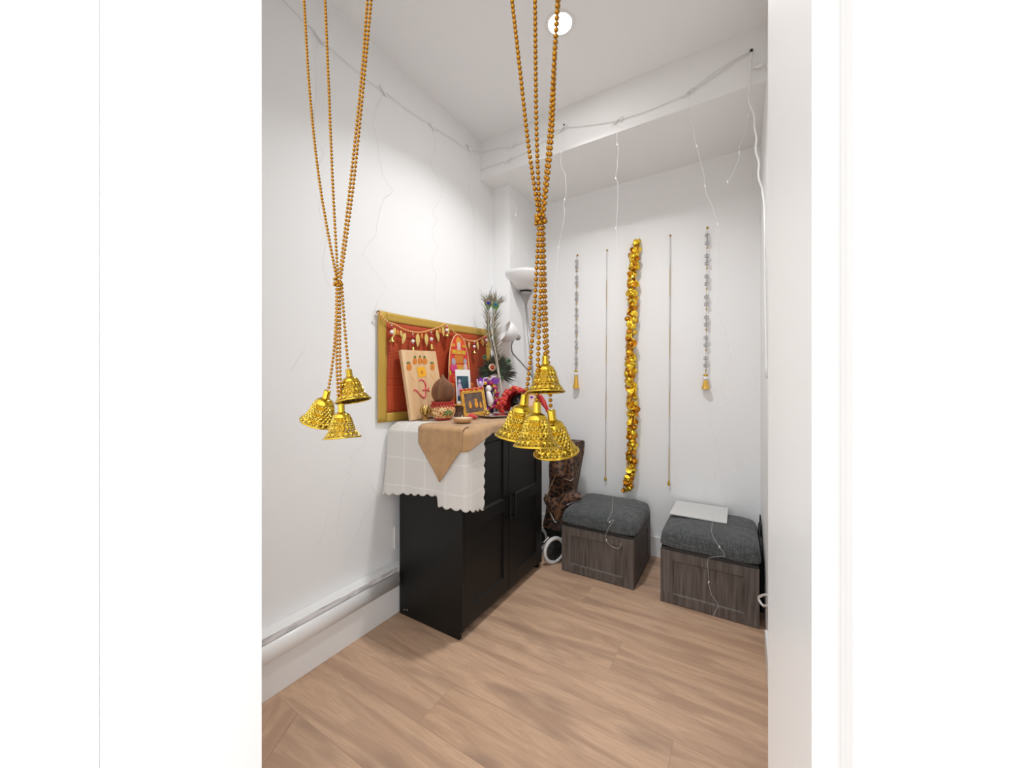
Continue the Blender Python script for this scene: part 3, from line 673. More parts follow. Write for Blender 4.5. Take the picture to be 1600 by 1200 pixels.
# ================================================================= ottomans
def ottoman(x0, x1, y0, y1, label):
    t = thing('storage_ottoman', ((x0+x1)/2, (y0+y1)/2, 0), label, 'ottoman', 'storage ottomans along the back wall')
    zt, zb = .284, .003; pth = .016
    b = MB(); b.box((x0+pth, y0+pth, zb), (x1-pth, y1-pth, zb+.012)); b.build('bottom_panel', 'grey_oak', t)
    def panel(o, ax, L):                   # framed panel: stiles, rails and a sunk centre, facing away from ax x z
        b = MB(); o, ax = Vector(o), Vector(ax); n = ax.cross(Vector((0, 0, 1)))
        def pc(a, c, za, zc, dep): b.prism([(a, za), (c, za), (c, zc), (a, zc)], o+n*dep, ax, (0, 0, 1), pth-.0)
        fr = .062; q = .010
        def bx(a, c, za, zc, d0): 
            P = [o+ax*a, o+ax*c]; 
            vs = [p+Vector((0, 0, z))+n*d for p in P for z in (za, zc) for d in (d0, -pth)]
            b.add(vs, [(0, 1, 3, 2), (4, 6, 7, 5), (0, 4, 5, 1), (2, 3, 7, 6), (0, 2, 6, 4), (1, 5, 7, 3)], 0, False)
        bx(0, fr, zb, zt, 0); bx(L-fr, L, zb, zt, 0); bx(fr, L-fr, zb, zb+.05, 0); bx(fr, L-fr, zt-.05, zt, 0); bx(fr, L-fr, zb+.05, zt-.05, -.007)
        for za, s_ in ((zb+.05, 1), (zt-.05, -1)):           # bevelled bead
            P = o+ax*fr; vs = []
            for a in (0, L-2*fr):
                for d, z in ((0, za), (-.007, za), (-.007, za+s_*.007)): vs.append(P+ax*a+n*d+Vector((0, 0, z)))
            b.add(vs, [(0, 1, 2), (5, 4, 3), (0, 2, 5, 3), (0, 3, 4, 1), (1, 4, 5, 2)], 0, False)
        return b
    panel((x0, y0, 0), (1, 0, 0), x1-x0).build('front_panel', 'grey_oak', t)
    panel((x1, y1, 0), (-1, 0, 0), x1-x0).build('back_panel', 'grey_oak', t)
    panel((x1, y0+pth, 0), (0, 1, 0), y1-y0-2*pth).build('side_panel', 'grey_oak', t)
    panel((x0, y1-pth, 0), (0, -1, 0), y1-y0-2*pth).build('side_panel', 'grey_oak', t)
    for fx in (x0+.03, x1-.03):
        for fy in (y0+.03, y1-.03): b = MB(); b.lathe([(.013, 0), (.013, zb)], 12, c=(fx, fy, 0)); b.build('foot', 'nail', t)
    ov = .009; cx, cy = (x0+x1)/2, (y0+y1)/2; a_, c_ = (x1-x0)/2+ov, (y1-y0)/2+ov*.6
    b = MB(); b.box((x0+.004, y0+.004, zt+.001), (x1-.004, y1-.004, zt+.014)); b.build('lid_board', 'nail', t)
    vs, fs = [], []; N = 64; rows = []
    def rr(q, a, c, p=9.0):
        cs, sn = math.cos(q), math.sin(q); k = (abs(cs)**p+abs(sn)**p)**(-1/p); return cs*k*a, sn*k*c
    prof = [(1.0, zt+.013), (1.004, zt+.022), (1.002, zt+.034), (.995, zt+.050), (.982, zt+.068), (.958, zt+.084), (.91, zt+.097), (.80, zt+.107), (.60, zt+.113), (.3, zt+.117), (.02, zt+.118)]
    for s_, z in prof:
        for k in range(N): X, Y_ = rr(2*PI*k/N+.001, a_*s_, c_*s_, 14 if s_ > .9 else 8); rows.append(Vector((cx+X, cy+Y_, z+.0015*math.sin(k*1.7+z*90)*(s_ > .5))))
    for i in range(len(prof)-1):
        for k in range(N): k2 = (k+1) % N; fs.append((i*N+k, i*N+k2, (i+1)*N+k2, (i+1)*N+k))
    fs.append(tuple((len(prof)-1)*N+k for k in range(N))); fs.append(tuple(reversed(range(N)))); b = MB(); b.add(rows, fs); b.build('cushion', 'linen_grey', t, subsurf=1)
    return t
ottoman(-.955, -.512, 2.165, 2.625, 'grey oak storage ottoman with dark grey cushion beside the trolley bag')
ottoman(-.364, .082, 2.138, 2.625, 'grey oak storage ottoman with a white stand-in sheet on its dark grey cushion')
b = MB(); b.box((-.352, 2.358, .4035), (-.058, 2.645, .4115)); tag(b.build('patch_sheet', 'paper', bevel=.002), 'flat white sheet standing in for a retouched patch at the back of the ottoman cushion', 'sheet')  # stands in for a retouched pale patch, no real sheet
b = MB(); b.prism([(2.30, .0), (2.62, .0), (2.60, .34), (2.50, .40), (2.34, .30)], (.092, 0, 0), (0, 1, 0), (0, 0, 1), .012); b.tube([(.099, 2.42, .35), (.099, 2.40, .42), (.099, 2.50, .44), (.099, 2.53, .37)], .004, 6)
tag(b.build('folded_bag', 'leopard_dark', bevel=.003), 'flat black bag squeezed between the ottoman and the side wall', 'bag')
# white wire bracket low on the side wall
b = MB(); P = [Vector((XR, 1.86, .225)), at(1201, 931, 1, 1.95), at(1185.5, 933.5, 1, 2.06), at(1192, 946, 1, 2.03), at(1202, 949, 1, 1.95), Vector((XR, 1.86, .180))]
b.tube(smooth_path(P, 5), .0055, 8); b.box((XR-.006, 1.82, .165), (XR, 1.88, .24)); tag(b.build('wall_bracket', 'white_plastic'), 'small white bent-wire bracket low on the side wall near the ottoman', 'bracket')
# ================================================================= trolley bag
t = thing('shopping_trolley', (-1.06, 2.40, 0), 'brown leopard-print shopping trolley bag standing between the cabinet and an ottoman', 'trolley bag')
def bagf(u, v):                             # soft sack, slumped
    a = 2*PI*u; z = .165+.60*v; bul = 1+.07*math.sin(v*9+1)+.05*math.sin(a*3+v*7)+.03*math.sin(a*5-v*15)
    hx, hy = .092*bul, .105*bul; c, s_ = math.cos(a), math.sin(a); k = (abs(c)**4+abs(s_)**4)**(-1/4)
    return Vector((-1.108+hx*c*k+.085*v, 2.455+hy*s_*k+.02*math.sin(v*6), z))
b = MB(); b.grid(bagf, 48, 36); b.box((-1.18, 2.37, .160), (-1.03, 2.54, .172)); b.box((-1.10, 2.38, .755), (-.95, 2.54, .768)); b.build('bag_body', 'leopard', t)
b = MB(); b.box((-1.185, 2.36, .10), (-1.005, 2.56, .158)); b.build('bag_base', 'leopard_dark', t, bevel=.01)
def bil(A, B, C, D, u, v): return A.lerp(B, u).lerp(D.lerp(C, u), v)
fl_ = [at(863, 700, 1, 2.335), at(893, 702, 1, 2.33), at(901.5, 750, 1, 2.31), at(866, 737, 1, 2.315)]
def flap(u, v):
    p = bil(*fl_, u, v); p.y -= .020*math.sin(PI*v*.6)+.006*math.sin(u*9); p.z -= .012*math.sin(PI*u)*v
    if u > .8 and v > .7: p = p.lerp(bil(*fl_, .8, .7), .35*((u-.8)/.2)*((v-.7)/.3))
    return p
b = MB(); b.grid(flap, 16, 16); fo = b.build('top_flap', 'leopard', t, solid=.010)
b = MB(); b.tube([flap(.5+u/20, 1.01) for u in range(11)], .0032, 6); b.build('piping', 'photo_white', fo)
pk_t = smooth_path([at(u, v, 1, y) for u, v, y in ((852, 772, 2.345), (862, 778, 2.325), (873, 776, 2.318), (884, 768, 2.318), (896, 765, 2.325), (908, 773, 2.335))], 6)
pk_b = smooth_path([at(u, v, 1, y) for u, v, y in ((851, 781, 2.335), (859, 799, 2.305), (868.5, 815, 2.295), (876, 806, 2.295), (886, 789, 2.30), (909, 779, 2.325))], 6)
def pocket(u, v):
    k = u*(len(pk_t)-1); i = min(int(k), len(pk_t)-2); p = pk_t[i].lerp(pk_t[i+1], k-i).lerp(pk_b[i].lerp(pk_b[i+1], k-i), v)
    return p+Vector((0, -.014*math.sin(PI*v)+.005*math.sin(u*16+v*4), 0))
b = MB(); b.grid(pocket, 30, 12); po = b.build('front_pocket', 'leopard', t, solid=.010)
b = MB(); b.tube([pocket(u/30, 1.0)+Vector((0, -.004, 0)) for u in range(14)], .0032, 6); b.build('piping', 'photo_white', po)
b = MB(); b.tube([pocket(.80+.2*u/6, 1.0)+Vector((0, -.004, 0)) for u in range(7)], .0028, 6); b.build('piping', 'photo_white', po)
b = MB(); b.tube(smooth_path([at(872, 733, 1, 2.30), at(862, 757, 1, 2.315), at(852, 780, 1, 2.33)], 5), .0022, 6); b.build('strap', 'wood_tan', t)
for c, lbl in ((dp(866, 858, 2.43), 1), (Vector((-1.20, 2.30, 0)), 0)):
    c.z = .0885; nd = Vector((.88, -.47, 0)).normalized() if lbl else Vector((-.88, .47, 0)).normalized(); mt = Matrix.Translation(c) @ rot_to(nd)
    b = MB(); pr = [(.0755+.0125*math.cos(2*PI*k/10), .0125*math.sin(2*PI*k/10)) for k in range(11)]; b.lathe(pr, 40, mat=mt)
    wh = b.build('wheel', 'rubber', t)
    b = MB(); b.lathe([(.0001, .008), (.064, .005), (.066, -.005), (.0001, -.008)], 28, mat=mt)
    for k in range(6): a = 2*PI*k/6; b.box((-.005, .014, .005), (.005, .060, .011), 0, mt @ Matrix.Rotation(a, 4, 'Z'))
    b.build('hub', 'leopard_dark', wh)
b = MB(); b.tube([dp(866, 858, 2.43)*1.0, (-1.20, 2.30, .0885)], .005, 8); b.tube([(-1.14, 2.28, .0885), (-1.14, 2.58, .11), (-1.12, 2.60, .72)], .007, 8); b.tube([(-1.06, 2.24, .0885), (-1.03, 2.59, .11), (-1.03, 2.60, .72), (-1.12, 2.60, .72)], .007, 8)
b.tube([(-.985, 2.34, .20), (-.990, 2.32, .13), (-1.01, 2.30, .10)], .003, 6); b.build('chassis', 'hinge', t)
b = MB(); b.tube([(-1.12, 2.36, .10), (-1.10, 2.22, .006), (-1.06, 2.21, .006), (-1.07, 2.36, .10)], .005, 8); b.build('stand', 'hinge', t)
# ================================================================= floor lamp behind the cabinet
lx, ly = -1.322, 2.42
lp = dp(821, 457, 2.74); base = Vector((-1.25, 2.43, 0))
t = thing('floor_lamp', base, 'grey torchiere floor lamp with white shades behind the cabinet', 'floor lamp')
b = MB(); b.lathe([(.0001, 0), (.12, 0), (.12, .012), (.03, .03), (.0001, .03)], 32, c=base); b.build('base', 'lamp_grey', t)
pj = dp(833, 592, 2.74); ptop = dp(821.5, 476, 2.74)
b = MB(); b.tube([base+Vector((0, 0, .03)), pj, ptop], .0085, 10); b.build('pole', 'lamp_grey', t)
b = MB(); b.lathe([(.010, 0), (.013, .012), (.022, .035), (.040, .068), (.053, .088), (.0001, .090)], 28, c=ptop); b.ball(ptop+Vector((.0, -.040, .062)), .006, 8, 6); b.build('shade_holder', 'lamp_grey', t)
b = MB(); b.lathe([(.045, .100), (.09, .120), (.13, .155), (.158, .205), (.161, .225), (.155, .224), (.126, .160), (.085, .127), (.045, .107), (.045, .100)], 40, c=ptop); b.build('lamp_shade', 'lamp_white', t)
arm = smooth_path([pj, dp(826, 580, 2.72), dp(814, 566, 2.68), dp(802, 553, 2.64), dp(799, 543, 2.62), dp(800.5, 535, 2.61), dp(805, 529, 2.60)], 6)
b = MB(); b.tube(arm, .0055, 8); ao = b.build('reading_arm', 'lamp_grey', t)
hd = dp(808.5, 527, 2.60); sd = (dp(788, 516, 2.57)-hd).normalized(); mt = Matrix.Translation(hd) @ rot_to(sd)
b = MB(); b.lathe([(.0001, -.022), (.014, -.020), (.020, -.008), (.021, .012), (.016, .018), (.0001, .018)], 20, mat=mt); b.build('socket', 'lamp_grey', ao)
b = MB(); b.lathe([(.019, .006), (.036, .014), (.056, .035), (.070, .065), (.076, .10), (.072, .10), (.066, .067), (.052, .038), (.033, .018), (.019, .010), (.019, .006)], 28, mat=mt); b.build('reading_shade', 'lamp_white', ao)
# ================================================================= wall hanging and toran
TY0, TY1, TZ0, TZ1 = 1.240, 2.235, .979, 1.542; TX = XL+.010
t = thing('tapestry', (TX, (TY0+TY1)/2, TZ0), 'red brocade wall hanging with a wide gold border above the altar', 'wall hanging')
def tap(u, v):
    y = TY0+(TY1-TY0)*u; z = TZ0+(TZ1-TZ0)*v+.022*u*v-.006*math.sin(PI*u)*v
    return Vector((TX+.0035*math.sin(u*17+v*2)+.002*math.sin(v*14), y, z))
bw, bh = .052/(TY1-TY0), .046/(TZ1-TZ0)
b = MB(); b.grid(lambda u, v: tap(bw+(1-2*bw)*u, bh+(1-2*bh)*v), 40, 20); b.build('brocade_field', 'brocade', t, solid=.002)
b = MB()
for (u0, u1, v0, v1) in ((0, bw, 0, 1), (1-bw, 1, 0, 1), (bw, 1-bw, 0, bh), (bw, 1-bw, 1-bh, 1)):
    b.grid(lambda u, v: tap(u0+(u1-u0)*u, v0+(v1-v0)*v)+Vector((.0015, 0, 0)), 30 if u1-u0 > .5 else 4, 20 if v1-v0 > .5 else 4)
b.build('gold_border', 'border', t, solid=.003)
b = MB(); b.ball(at(591, 488, 0, TX+.006), .009, 12, 8); b.build('pin', 'bronze', t)
XT = TX+.018
swag = [at(u, v, 0, XT) for u, v in ((591, 489), (600, 498), (608, 504), (615, 506), (630, 514), (645, 518.5), (660, 519), (675, 515), (688, 510), (697, 506), (704, 514), (713, 522), (723, 529), (735, 532.5), (745, 532), (756, 526), (764, 520))]
t = thing('toran', (XT, 1.75, swag[6].z), 'swagged gold toran of leaf and bell charms across the red wall hanging', 'toran')
sp = smooth_path(swag, 6)
b = MB(); b.tube(sp, .0032, 7); beads(b, sp, .0052, .016, 1); b.build('cord', ['gold_print', 'pale_edge'], t)
M['leaf_gold'] = Mat('pale gold leaf charm', (.80, .60, .20), .4, .35).m
for u, v, ln_, tl in ((617.5, 512, 17, -.5), (626, 516, 12, .5), (633, 520, 18, -.45), (653, 521, 21, 0), (666, 521, 20, .12), (683, 515, 20, .35), (692, 511, 16, .25), (701, 512, 14, -.2), (733, 534, 13, .1), (746, 533, 17, .3), (754, 529, 15, .25)):
    p = at(u, v, 0, XT+.004); L = ln_*.0036; b = MB(); dn = Vector((0, math.sin(tl*.6), -math.cos(tl*.6))); sd_ = Vector((0, dn.z, -dn.y))
    prof = [(0, .0), (.10, .55), (.3, 1.), (.55, .95), (.8, .5), (1., 0.)]; w_ = L*.20
    poly = [(q*L, r*w_) for q, r in prof]+[(q*L, -r*w_) for q, r in reversed(prof[1:-1])]
    b.prism(poly, p, dn, sd_, .003); b.tube([p, p+dn*L*.8], .0012, 5); b.build('leaf_charm', 'leaf_gold', t)
for u, v, ln_ in ((612, 506, 27), (645, 519.5, 31), (674, 517, 31), (698, 508, 20), (741, 533, 24), (760, 524, 22)):
    p = at(u, v, 0, XT+.008); L = ln_*.0035; b = MB(); P = lambda q: p-Vector((0, 0, L*q))
    b.ball(P(.08), .0055, 10, 8, 1); b.ball(P(.22), .0075, 10, 8, 2); b.ball(P(.44), .0105, 12, 8, 3); b.ball(P(.60), (.008, .008, .007), 10, 8, 2)
    b.tube([P(0), P(.7)], .0014, 5, 0)
    bo = b.build('bead_drop', ['gold_print', 'silver_bead', 'red_cloth', 'pearl'], t)
    b = MB(); q = P(1.); hh = L*.30
    b.lathe([(.001, hh), (.007, hh*.9), (.010, hh*.5), (.018, .003), (.019, 0), (.016, 0), (.008, hh*.45), (.001, hh*.8)], 14, c=q); b.build('bell_charm', 'brass', bo)
for u, v in ((621, 515), (659, 521), (687, 513), (752, 531), (725, 531)):
    p = at(u, v, 0, XT+.005); b = MB(); b.lathe([(.001, 0), (.006, -.004), (.008, -.018), (.011, -.030), (.001, -.030)], 10, c=p); b.build('tassel', 'orange_dot', t)
# ================================================================= altar items
TOP = ZT
def on_top(u, vbase):                       # foot point on the dressed cabinet top
    return at(u, vbase, 2, TOP)
# pine board leaning on the wall
y0, y1 = 1.366, 1.628; zb, ztp = TOP, 1.352; xb_, xt_ = -1.438, -1.500
t = thing('wooden_board', (xb_, (y0+y1)/2, zb), 'pale pine board with a red painted symbol leaning against the red wall hanging', 'board')
upv = Vector((xt_-xb_, 0, ztp-zb)); hgt = upv.length; upv.normalize(); yv = Vector((0, 1, 0)); nv = yv.cross(upv)   # faces the room (+x)
if nv.x < 0: nv = -nv
o = Vector((xb_, y0, zb)); _q = Quaternion(nv, math.radians(2.4 if nv.cross(yv).dot(upv) > 0 else -2.4)); yv = _q @ yv; upv = _q @ upv
b = MB(); Wd = y1-y0
vs = [o+yv*a+upv*h-nv*d for a in (0, Wd) for h in (0, hgt) for d in (0, .020)]
b.add(vs, [(0, 1, 3, 2), (4, 6, 7, 5), (0, 4, 5, 1), (2, 3, 7, 6), (0, 2, 6, 4), (1, 5, 7, 3)], 0, False); b.build('plank', 'pine', t, bevel=.0015)
def onb(u, v, lift=.001):                   # point on the board face
    d = ray(u, v); q = (o-EYE).dot(nv)/d.dot(nv); return EYE+d*q+nv*lift
def disc_on(mb, pts, mi=0, lift=.0008):
    k = len(pts); c = sum(pts, Vector())/k; vs = list(pts)+[p+nv*lift for p in pts]; mb.add(vs, [tuple(range(k, 2*k))]+[(i, (i+1) % k, k+(i+1) % k, k+i) for i in range(k)], mi, False)
b = MB()
for stroke in ([(655, 596), (656.5, 593.5), (659, 593.5), (662, 596), (664, 600), (665, 606), (662.5, 609.5), (659.5, 610)], [(661, 609), (664.5, 610.5), (665, 615), (664, 620), (661.5, 621.5), (656, 617), (651, 611), (648, 609), (646.5, 611.5)], [(665, 610), (667, 609), (669.5, 611), (671, 611)]):
    pp = smooth_path([onb(u, v, .0015) for u, v in stroke], 5); n_ = len(pp); b.tube(pp, [.0028+.0012*math.sin(PI*k/(n_-1)) for k in range(n_)], 6)
b.ball(onb(669.8, 607, .001), .0042, 8, 6)
lab(b.build('painted_symbol', 'kumkum', t), 'red painted symbol')
b = MB()
for u, v, ru, rv in ((639, 573, 4, 6), (675.5, 573, 3.2, 5.6), (648, 564, 3.2, 5.2), (656, 563.5, 3.2, 6), (663.5, 564, 4, 5)):
    disc_on(b, [onb(u+ru*math.cos(a*PI/8)*(1-.25*math.sin(a*PI/8)), v-rv*math.sin(a*PI/8)) for a in range(16)])
b.build('orange_motif', 'orange_dot', t)
b = MB()
for u, v, ru, rv in ((638, 567, 3.4, 1.6), (674.5, 567, 2.8, 1.5), (648, 558, 1.8, 2.2), (663, 558, 1.8, 2.2), (656, 557, 1.8, 1.6)):
    disc_on(b, [onb(u+ru*math.cos(a*PI/8), v-rv*math.sin(a*PI/8)) for a in range(16)])
b.build('leaf_motif', 'green', t)
b = MB(); disc_on(b, [onb(*q) for q in ((651, 574), (663.5, 573), (666, 588), (654, 590))]); disc_on(b, [onb(*q, .002) for q in ((656.4, 579.5), (660.2, 579), (661.2, 583.5), (657.6, 584))], 1); b.build('square_motif', ['yellow_sq', 'orange_dot'], t)
b = MB()
for u, v, du, dv in ((644, 586, 2, 8), (647, 590, 1.5, 7), (677, 588, 2.2, 9), (674, 584, 1.2, 6)): disc_on(b, [onb(u-1, v), onb(u+1, v-1), onb(u+du+.6, v+dv), onb(u+du-.8, v+dv)])
b.build('smear', 'pale_edge', t)
# orange draped stand with the arched card
t = tag(MB().box((-1.518, 1.668, TOP), (-1.462, 1.930, 1.180)).build('draped_stand', 'orange_cloth', bevel=.012), 'small stand covered in orange cloth under the arched red card', 'stand')
yc, hw, z0c = 1.815, .104, 1.181; hc = .300
t = thing('arched_card', (-1.492, yc, z0c), 'arched crimson card printed with small figures in front of the red wall hanging', 'card')
up2 = Vector((-.013, 0, hc)).normalized(); n2 = Vector((0, 1, 0)).cross(up2)
if n2.x < 0: n2 = -n2
oc = Vector((-1.490, yc, z0c)); C2 = lambda y, h, l=0: oc+Vector((0, 1, 0))*y+up2*h+n2*l
_h = [(0, 1.), (.3, .95), (.5, .89), (.62, .82), (.72, .745), (.80, .66), (.87, .56), (.93, .43), (.97, .29), (.99, .16)]
arch = [(-hw, 0)]+[(hw*w_, hc*h_) for h_, w_ in _h]+[(0, hc)]+[(-hw*w_, hc*h_) for h_, w_ in reversed(_h[1:])]
b = MB(); b.prism(arch, oc-n2*.004, (0, 1, 0), up2, .004); b.build('printed_face', 'red_card', t)
b = MB(); b.tube([C2(y, h, .001) for y, h in arch[1:]]+[C2(*arch[0], .001)], .0035, 6); b.build('edging', 'pale_edge', t)
def patch(mb, poly, mi=0, l=.0022): 
    pts = [C2(y, h, .0) for y, h in poly]; k = len(pts); vs = pts+[p+n2*l for p in pts]; mb.add(vs, [tuple(range(k, 2*k))]+[(i, (i+1) % k, k+(i+1) % k, k+i) for i in range(k)], mi, False)
def rect(a, c, d, e): return [(a, d), (c, d), (c, e), (a, e)]
b = MB()
patch(b, rect(-.068, .068, .176, .204)); patch(b, rect(-.03, .035, .072, .112)); patch(b, rect(-.070, -.035, .222, .240)); patch(b, rect(.035, .070, .222, .240)); patch(b, [(-.036, .12), (.036, .12), (.044, .170), (-.044, .170)], 5); patch(b, ellipse(.0, .256, .024, .030))
for q in range(5): patch(b, ellipse(-.06+.03*q, .028+.01*(q % 2), .008, .008, 10), 5)
for y, h, rr_ in ((-.045, .192, .012), (.0, .186, .010), (.046, .193, .011), (.012, .086, .012)): patch(b, ellipse(y, h, rr_, rr_*.6, 12), 1, .0034)
patch(b, ellipse(-.088, .058, .006, .016, 12), 1, .003)
patch(b, ellipse(.0, .232, .017, .023), 2, .0036); patch(b, ellipse(.058, .092, .020, .028), 2, .0036); patch(b, rect(-.016, .018, .204, .216), 2, .0036)
patch(b, ellipse(-.055, .128, .018, .022), 3, .0034); patch(b, ellipse(.058, .134, .016, .018), 3, .0034); patch(b, ellipse(.0, .045, .012, .014), 3, .0034)
patch(b, ellipse(-.052, .088, .030, .026), 4, .003); patch(b, ellipse(.084, .190, .007, .012), 4, .003)
for y in (-.088, .088): patch(b, rect(y-.004, y+.004, .10, .15), 5, .003)
b.build('printed_pattern', ['gold_print', 'lime_print', 'skin_print', 'grey_print', 'pink', 'orange_dot'], t)
# kalash pot with the coconut on it
pc = on_top(692, 655.2); pc.z = TOP
t = thing('kalash_pot', pc, 'round painted gold and red pot with a coconut set in its mouth', 'pot')
b = MB(); b.lathe([(.0001, .004), (.036, .0), (.044, .004), (.058, .020), (.066, .040), (.066, .056), (.058, .072), (.051, .078), (.047, .078), (.054, .060), (.0001, .030)], 40, c=pc); b.build('pot_body', 'pot', t)
b = MB(); b.lathe([(.052, .077), (.056, .080), (.060, .092), (.062, .096), (.058, .096), (.050, .080), (.052, .077)], 40, c=pc)
for k in range(24): a = 2*PI*k/24; b.ball((pc.x+.0595*math.cos(a), pc.y+.0595*math.sin(a), pc.z+.0735), (.006, .006, .009), 8, 6)
b.build('pot_neck', 'pot_red', t)
b = MB(); b.lathe([(.034, -.0), (.046, .0), (.050, .010), (.046, .008)], 36, c=pc+Vector((0, 0, .0005))); b.build('pot_foot', 'pot_red', t)
dirc = (EYE-pc); dirc.z = 0; dirc.normalize(); sdv = Vector((0, 0, 1)).cross(dirc)
pq = pc+dirc*.058+sdv*.026+Vector((0, 0, .026)); fd = (dirc+sdv*.45).normalized(); fs_ = Vector((0, 0, 1)).cross(fd)
b = MB(); b.prism([(.024*math.cos(a*PI/12), .027*math.sin(a*PI/12)) for a in range(13)], pq, fs_, (0, 0, 1), .006); b.tube([pq+fd*.006+fs_*.015*math.cos(a*PI/10)+Vector((0, 0, .017*math.sin(a*PI/10))) for a in range(11)], .0018, 6, 1); b.ball(pq+fd*.006+Vector((0, 0, .006)), .005, 8, 6, 1); b.build('fan_ornament', ['green', 'brass'], t)
t = thing('coconut', pc+Vector((0, 0, .095)), 'brown husked coconut sitting in the mouth of the painted pot', 'coconut')
co = pc+Vector((0, 0, .087)); hc_ = .142
prof = [(.0001, .0), (.030, .003), (.050, .014), (.0605, .036), (.0625, .058), (.058, .082), (.047, .104), (.030, .120), (.014, .131), (.006, .136), (.0001, .137)]
b = MB(); seg = 40; b.lathe(prof, seg, c=co); b.v = [p+Vector((p.x-co.x, p.y-co.y, 0))*(.03*math.sin(3*math.atan2(p.y-co.y, p.x-co.x))) for p in b.v]; b.build('husk', 'coconut', t, subsurf=1)
b = MB()
for k in range(16): a = 2*PI*k/16; b.tube([co+Vector((.012*math.cos(a), .012*math.sin(a), .128)), co+Vector((.006*math.cos(a), .006*math.sin(a), .140)), co+Vector((.004*math.cos(a+1), .004*math.sin(a+1), .150))], [.003, .002, .0008], 5)
pp = [co+(dirc*.9*math.cos(q)-sdv*.30).normalized()*r+Vector((0, 0, z)) for q, r, z in ((0, .050, .013), (0, .0610, .038), (0, .0628, .060), (0, .0580, .084), (0, .047, .105), (0, .030, .121))]
b.tube(smooth_path(pp, 4), .0022, 6); b.build('fibre_tip', 'coconut_fibre', t)
# brass lotus ornament
p = on_top(665, 656)
t = thing('lotus_ornament', p, 'small brass flower-shaped ornament beside the painted pot, before the pine board', 'ornament')
b = MB(); b.lathe([(.0001, 0), (.018, 0), (.016, .006), (.006, .012), (.006, .022), (.0001, .024)], 20, c=p); b.build('base', 'brass', t)
b = MB()
for ring_, (n_, R_, h_) in enumerate(((7, .030, .050), (6, .019, .062))):
    for k in range(n_):
        a = 2*PI*(k+.5*ring_)/n_; d = Vector((math.cos(a), math.sin(a), 0)); s_ = Vector((-d.y, d.x, 0)); q = p+Vector((0, 0, .018))
        L1, L2, L3 = q+d*R_*.7+Vector((0, 0, h_*.25)), q+d*R_+Vector((0, 0, h_*.55)), q+d*R_*.95+Vector((0, 0, h_))
        vs = [q-s_*.004, q+s_*.004, L1+s_*.008, L2+s_*.007, L3, L2-s_*.007, L1-s_*.008]; b.add(vs, [(0, 1, 2, 6), (6, 2, 3, 5), (5, 3, 4)])
b.build('petals', 'brass', t, solid=.0018)
# tan bowl
p = on_top(723, 660.5)
t = thing('wooden_bowl', p, 'shallow tan bowl with cream inside at the altar edge, in front of the painted pot', 'bowl')
b = MB(); b.lathe([(.0001, .0), (.032, .0), (.042, .006), (.0465, .016), (.0465, .023), (.043, .025)], 40, c=p); b.build('bowl_body', 'wood_tan', t)
b = MB(); b.lathe([(.0438, .0252), (.042, .021), (.036, .012), (.0001, .009)], 40, c=p); lab(b.build('bowl_lining', 'cream', t), 'cream lining')
b = MB(); b.tube([p+Vector((.0, .0, .010)), p+Vector((-.01, .006, .026)), p+Vector((-.008, .010, .036))], [.004, .003, .001], 6); b.build('wick', 'cream', t)
p = on_top(708, 654.5); b = MB(); b.lathe([(.0001, 0), (.013, 0), (.015, .003), (.004, .010), (.003, .018), (.0001, .021)], 16, c=p)
tag(b.build('incense_cone', 'photo_white'), 'tiny white cone between the painted pot and the tan bowl', 'incense cone')
p = on_top(699, 656.8)
# dark bronze pot with lemon
p = on_top(717, 650.6)
t = tag(MB().lathe([(.0001, 0), (.034, 0), (.036, .005), (.031, .010), (.033, .050), (.037, .056), (.033, .056), (.028, .046), (.0001, .040)], 28, c=p).build('bronze_cup', 'bronze'), 'dark bronze cup behind the tan bowl with a yellow flower on it', 'cup')
t = thing('marigold', p+Vector((0, 0, .054)), 'yellow flower resting on the dark bronze cup', 'flower')
b = MB(); q = p+Vector((0, 0, .060))
for k in range(14):
    a = 2*PI*k/14; d = Vector((math.cos(a), math.sin(a), .1)); b.ball(q+d*.020, (.014, .007, .005), 8, 6, mat=Matrix.Rotation(a, 4, 'Z') @ Matrix.Rotation(-.3, 4, 'Y'))
b.build('petals', 'frame_gold', t)
b = MB(); b.lathe([(.010, 0), (.008, .014), (.0001, .026)], 14, c=q+Vector((0, 0, .002))); b.build('flower_heart', 'cream', t)
# facing helper for framed things
def frame_axes(yaw, lean):
    n = Vector((math.cos(yaw), math.sin(yaw), 0)); r = Vector((-math.sin(yaw), math.cos(yaw), 0)); u = (Vector((0, 0, 1))*math.cos(lean)-n*math.sin(lean)); return r, u, r.cross(u)
def plate(mb, o, r, u, n, a0, a1, h0, h1, d0, d1, mi=0):
    vs = [o+r*a+u*h+n*d for a in (a0, a1) for h in (h0, h1) for d in (d0, d1)]
    mb.add(vs, [(0, 1, 3, 2), (4, 6, 7, 5), (0, 4, 5, 1), (2, 3, 7, 6), (0, 2, 6, 4), (1, 5, 7, 3)], mi, False)
def disc(mb, o, r, u, n, cx, cz, rx, rz, d0, d1, mi=0, k=18):
    pts = [o+r*(cx+rx*math.cos(2*PI*i/k))+u*(cz+rz*math.sin(2*PI*i/k)) for i in range(k)]
    mb.add([p+n*d0 for p in pts]+[p+n*d1 for p in pts], [tuple(reversed(range(k))), tuple(range(k, 2*k))]+[(i, (i+1) % k, k+(i+1) % k, k+i) for i in range(k)], mi, False)
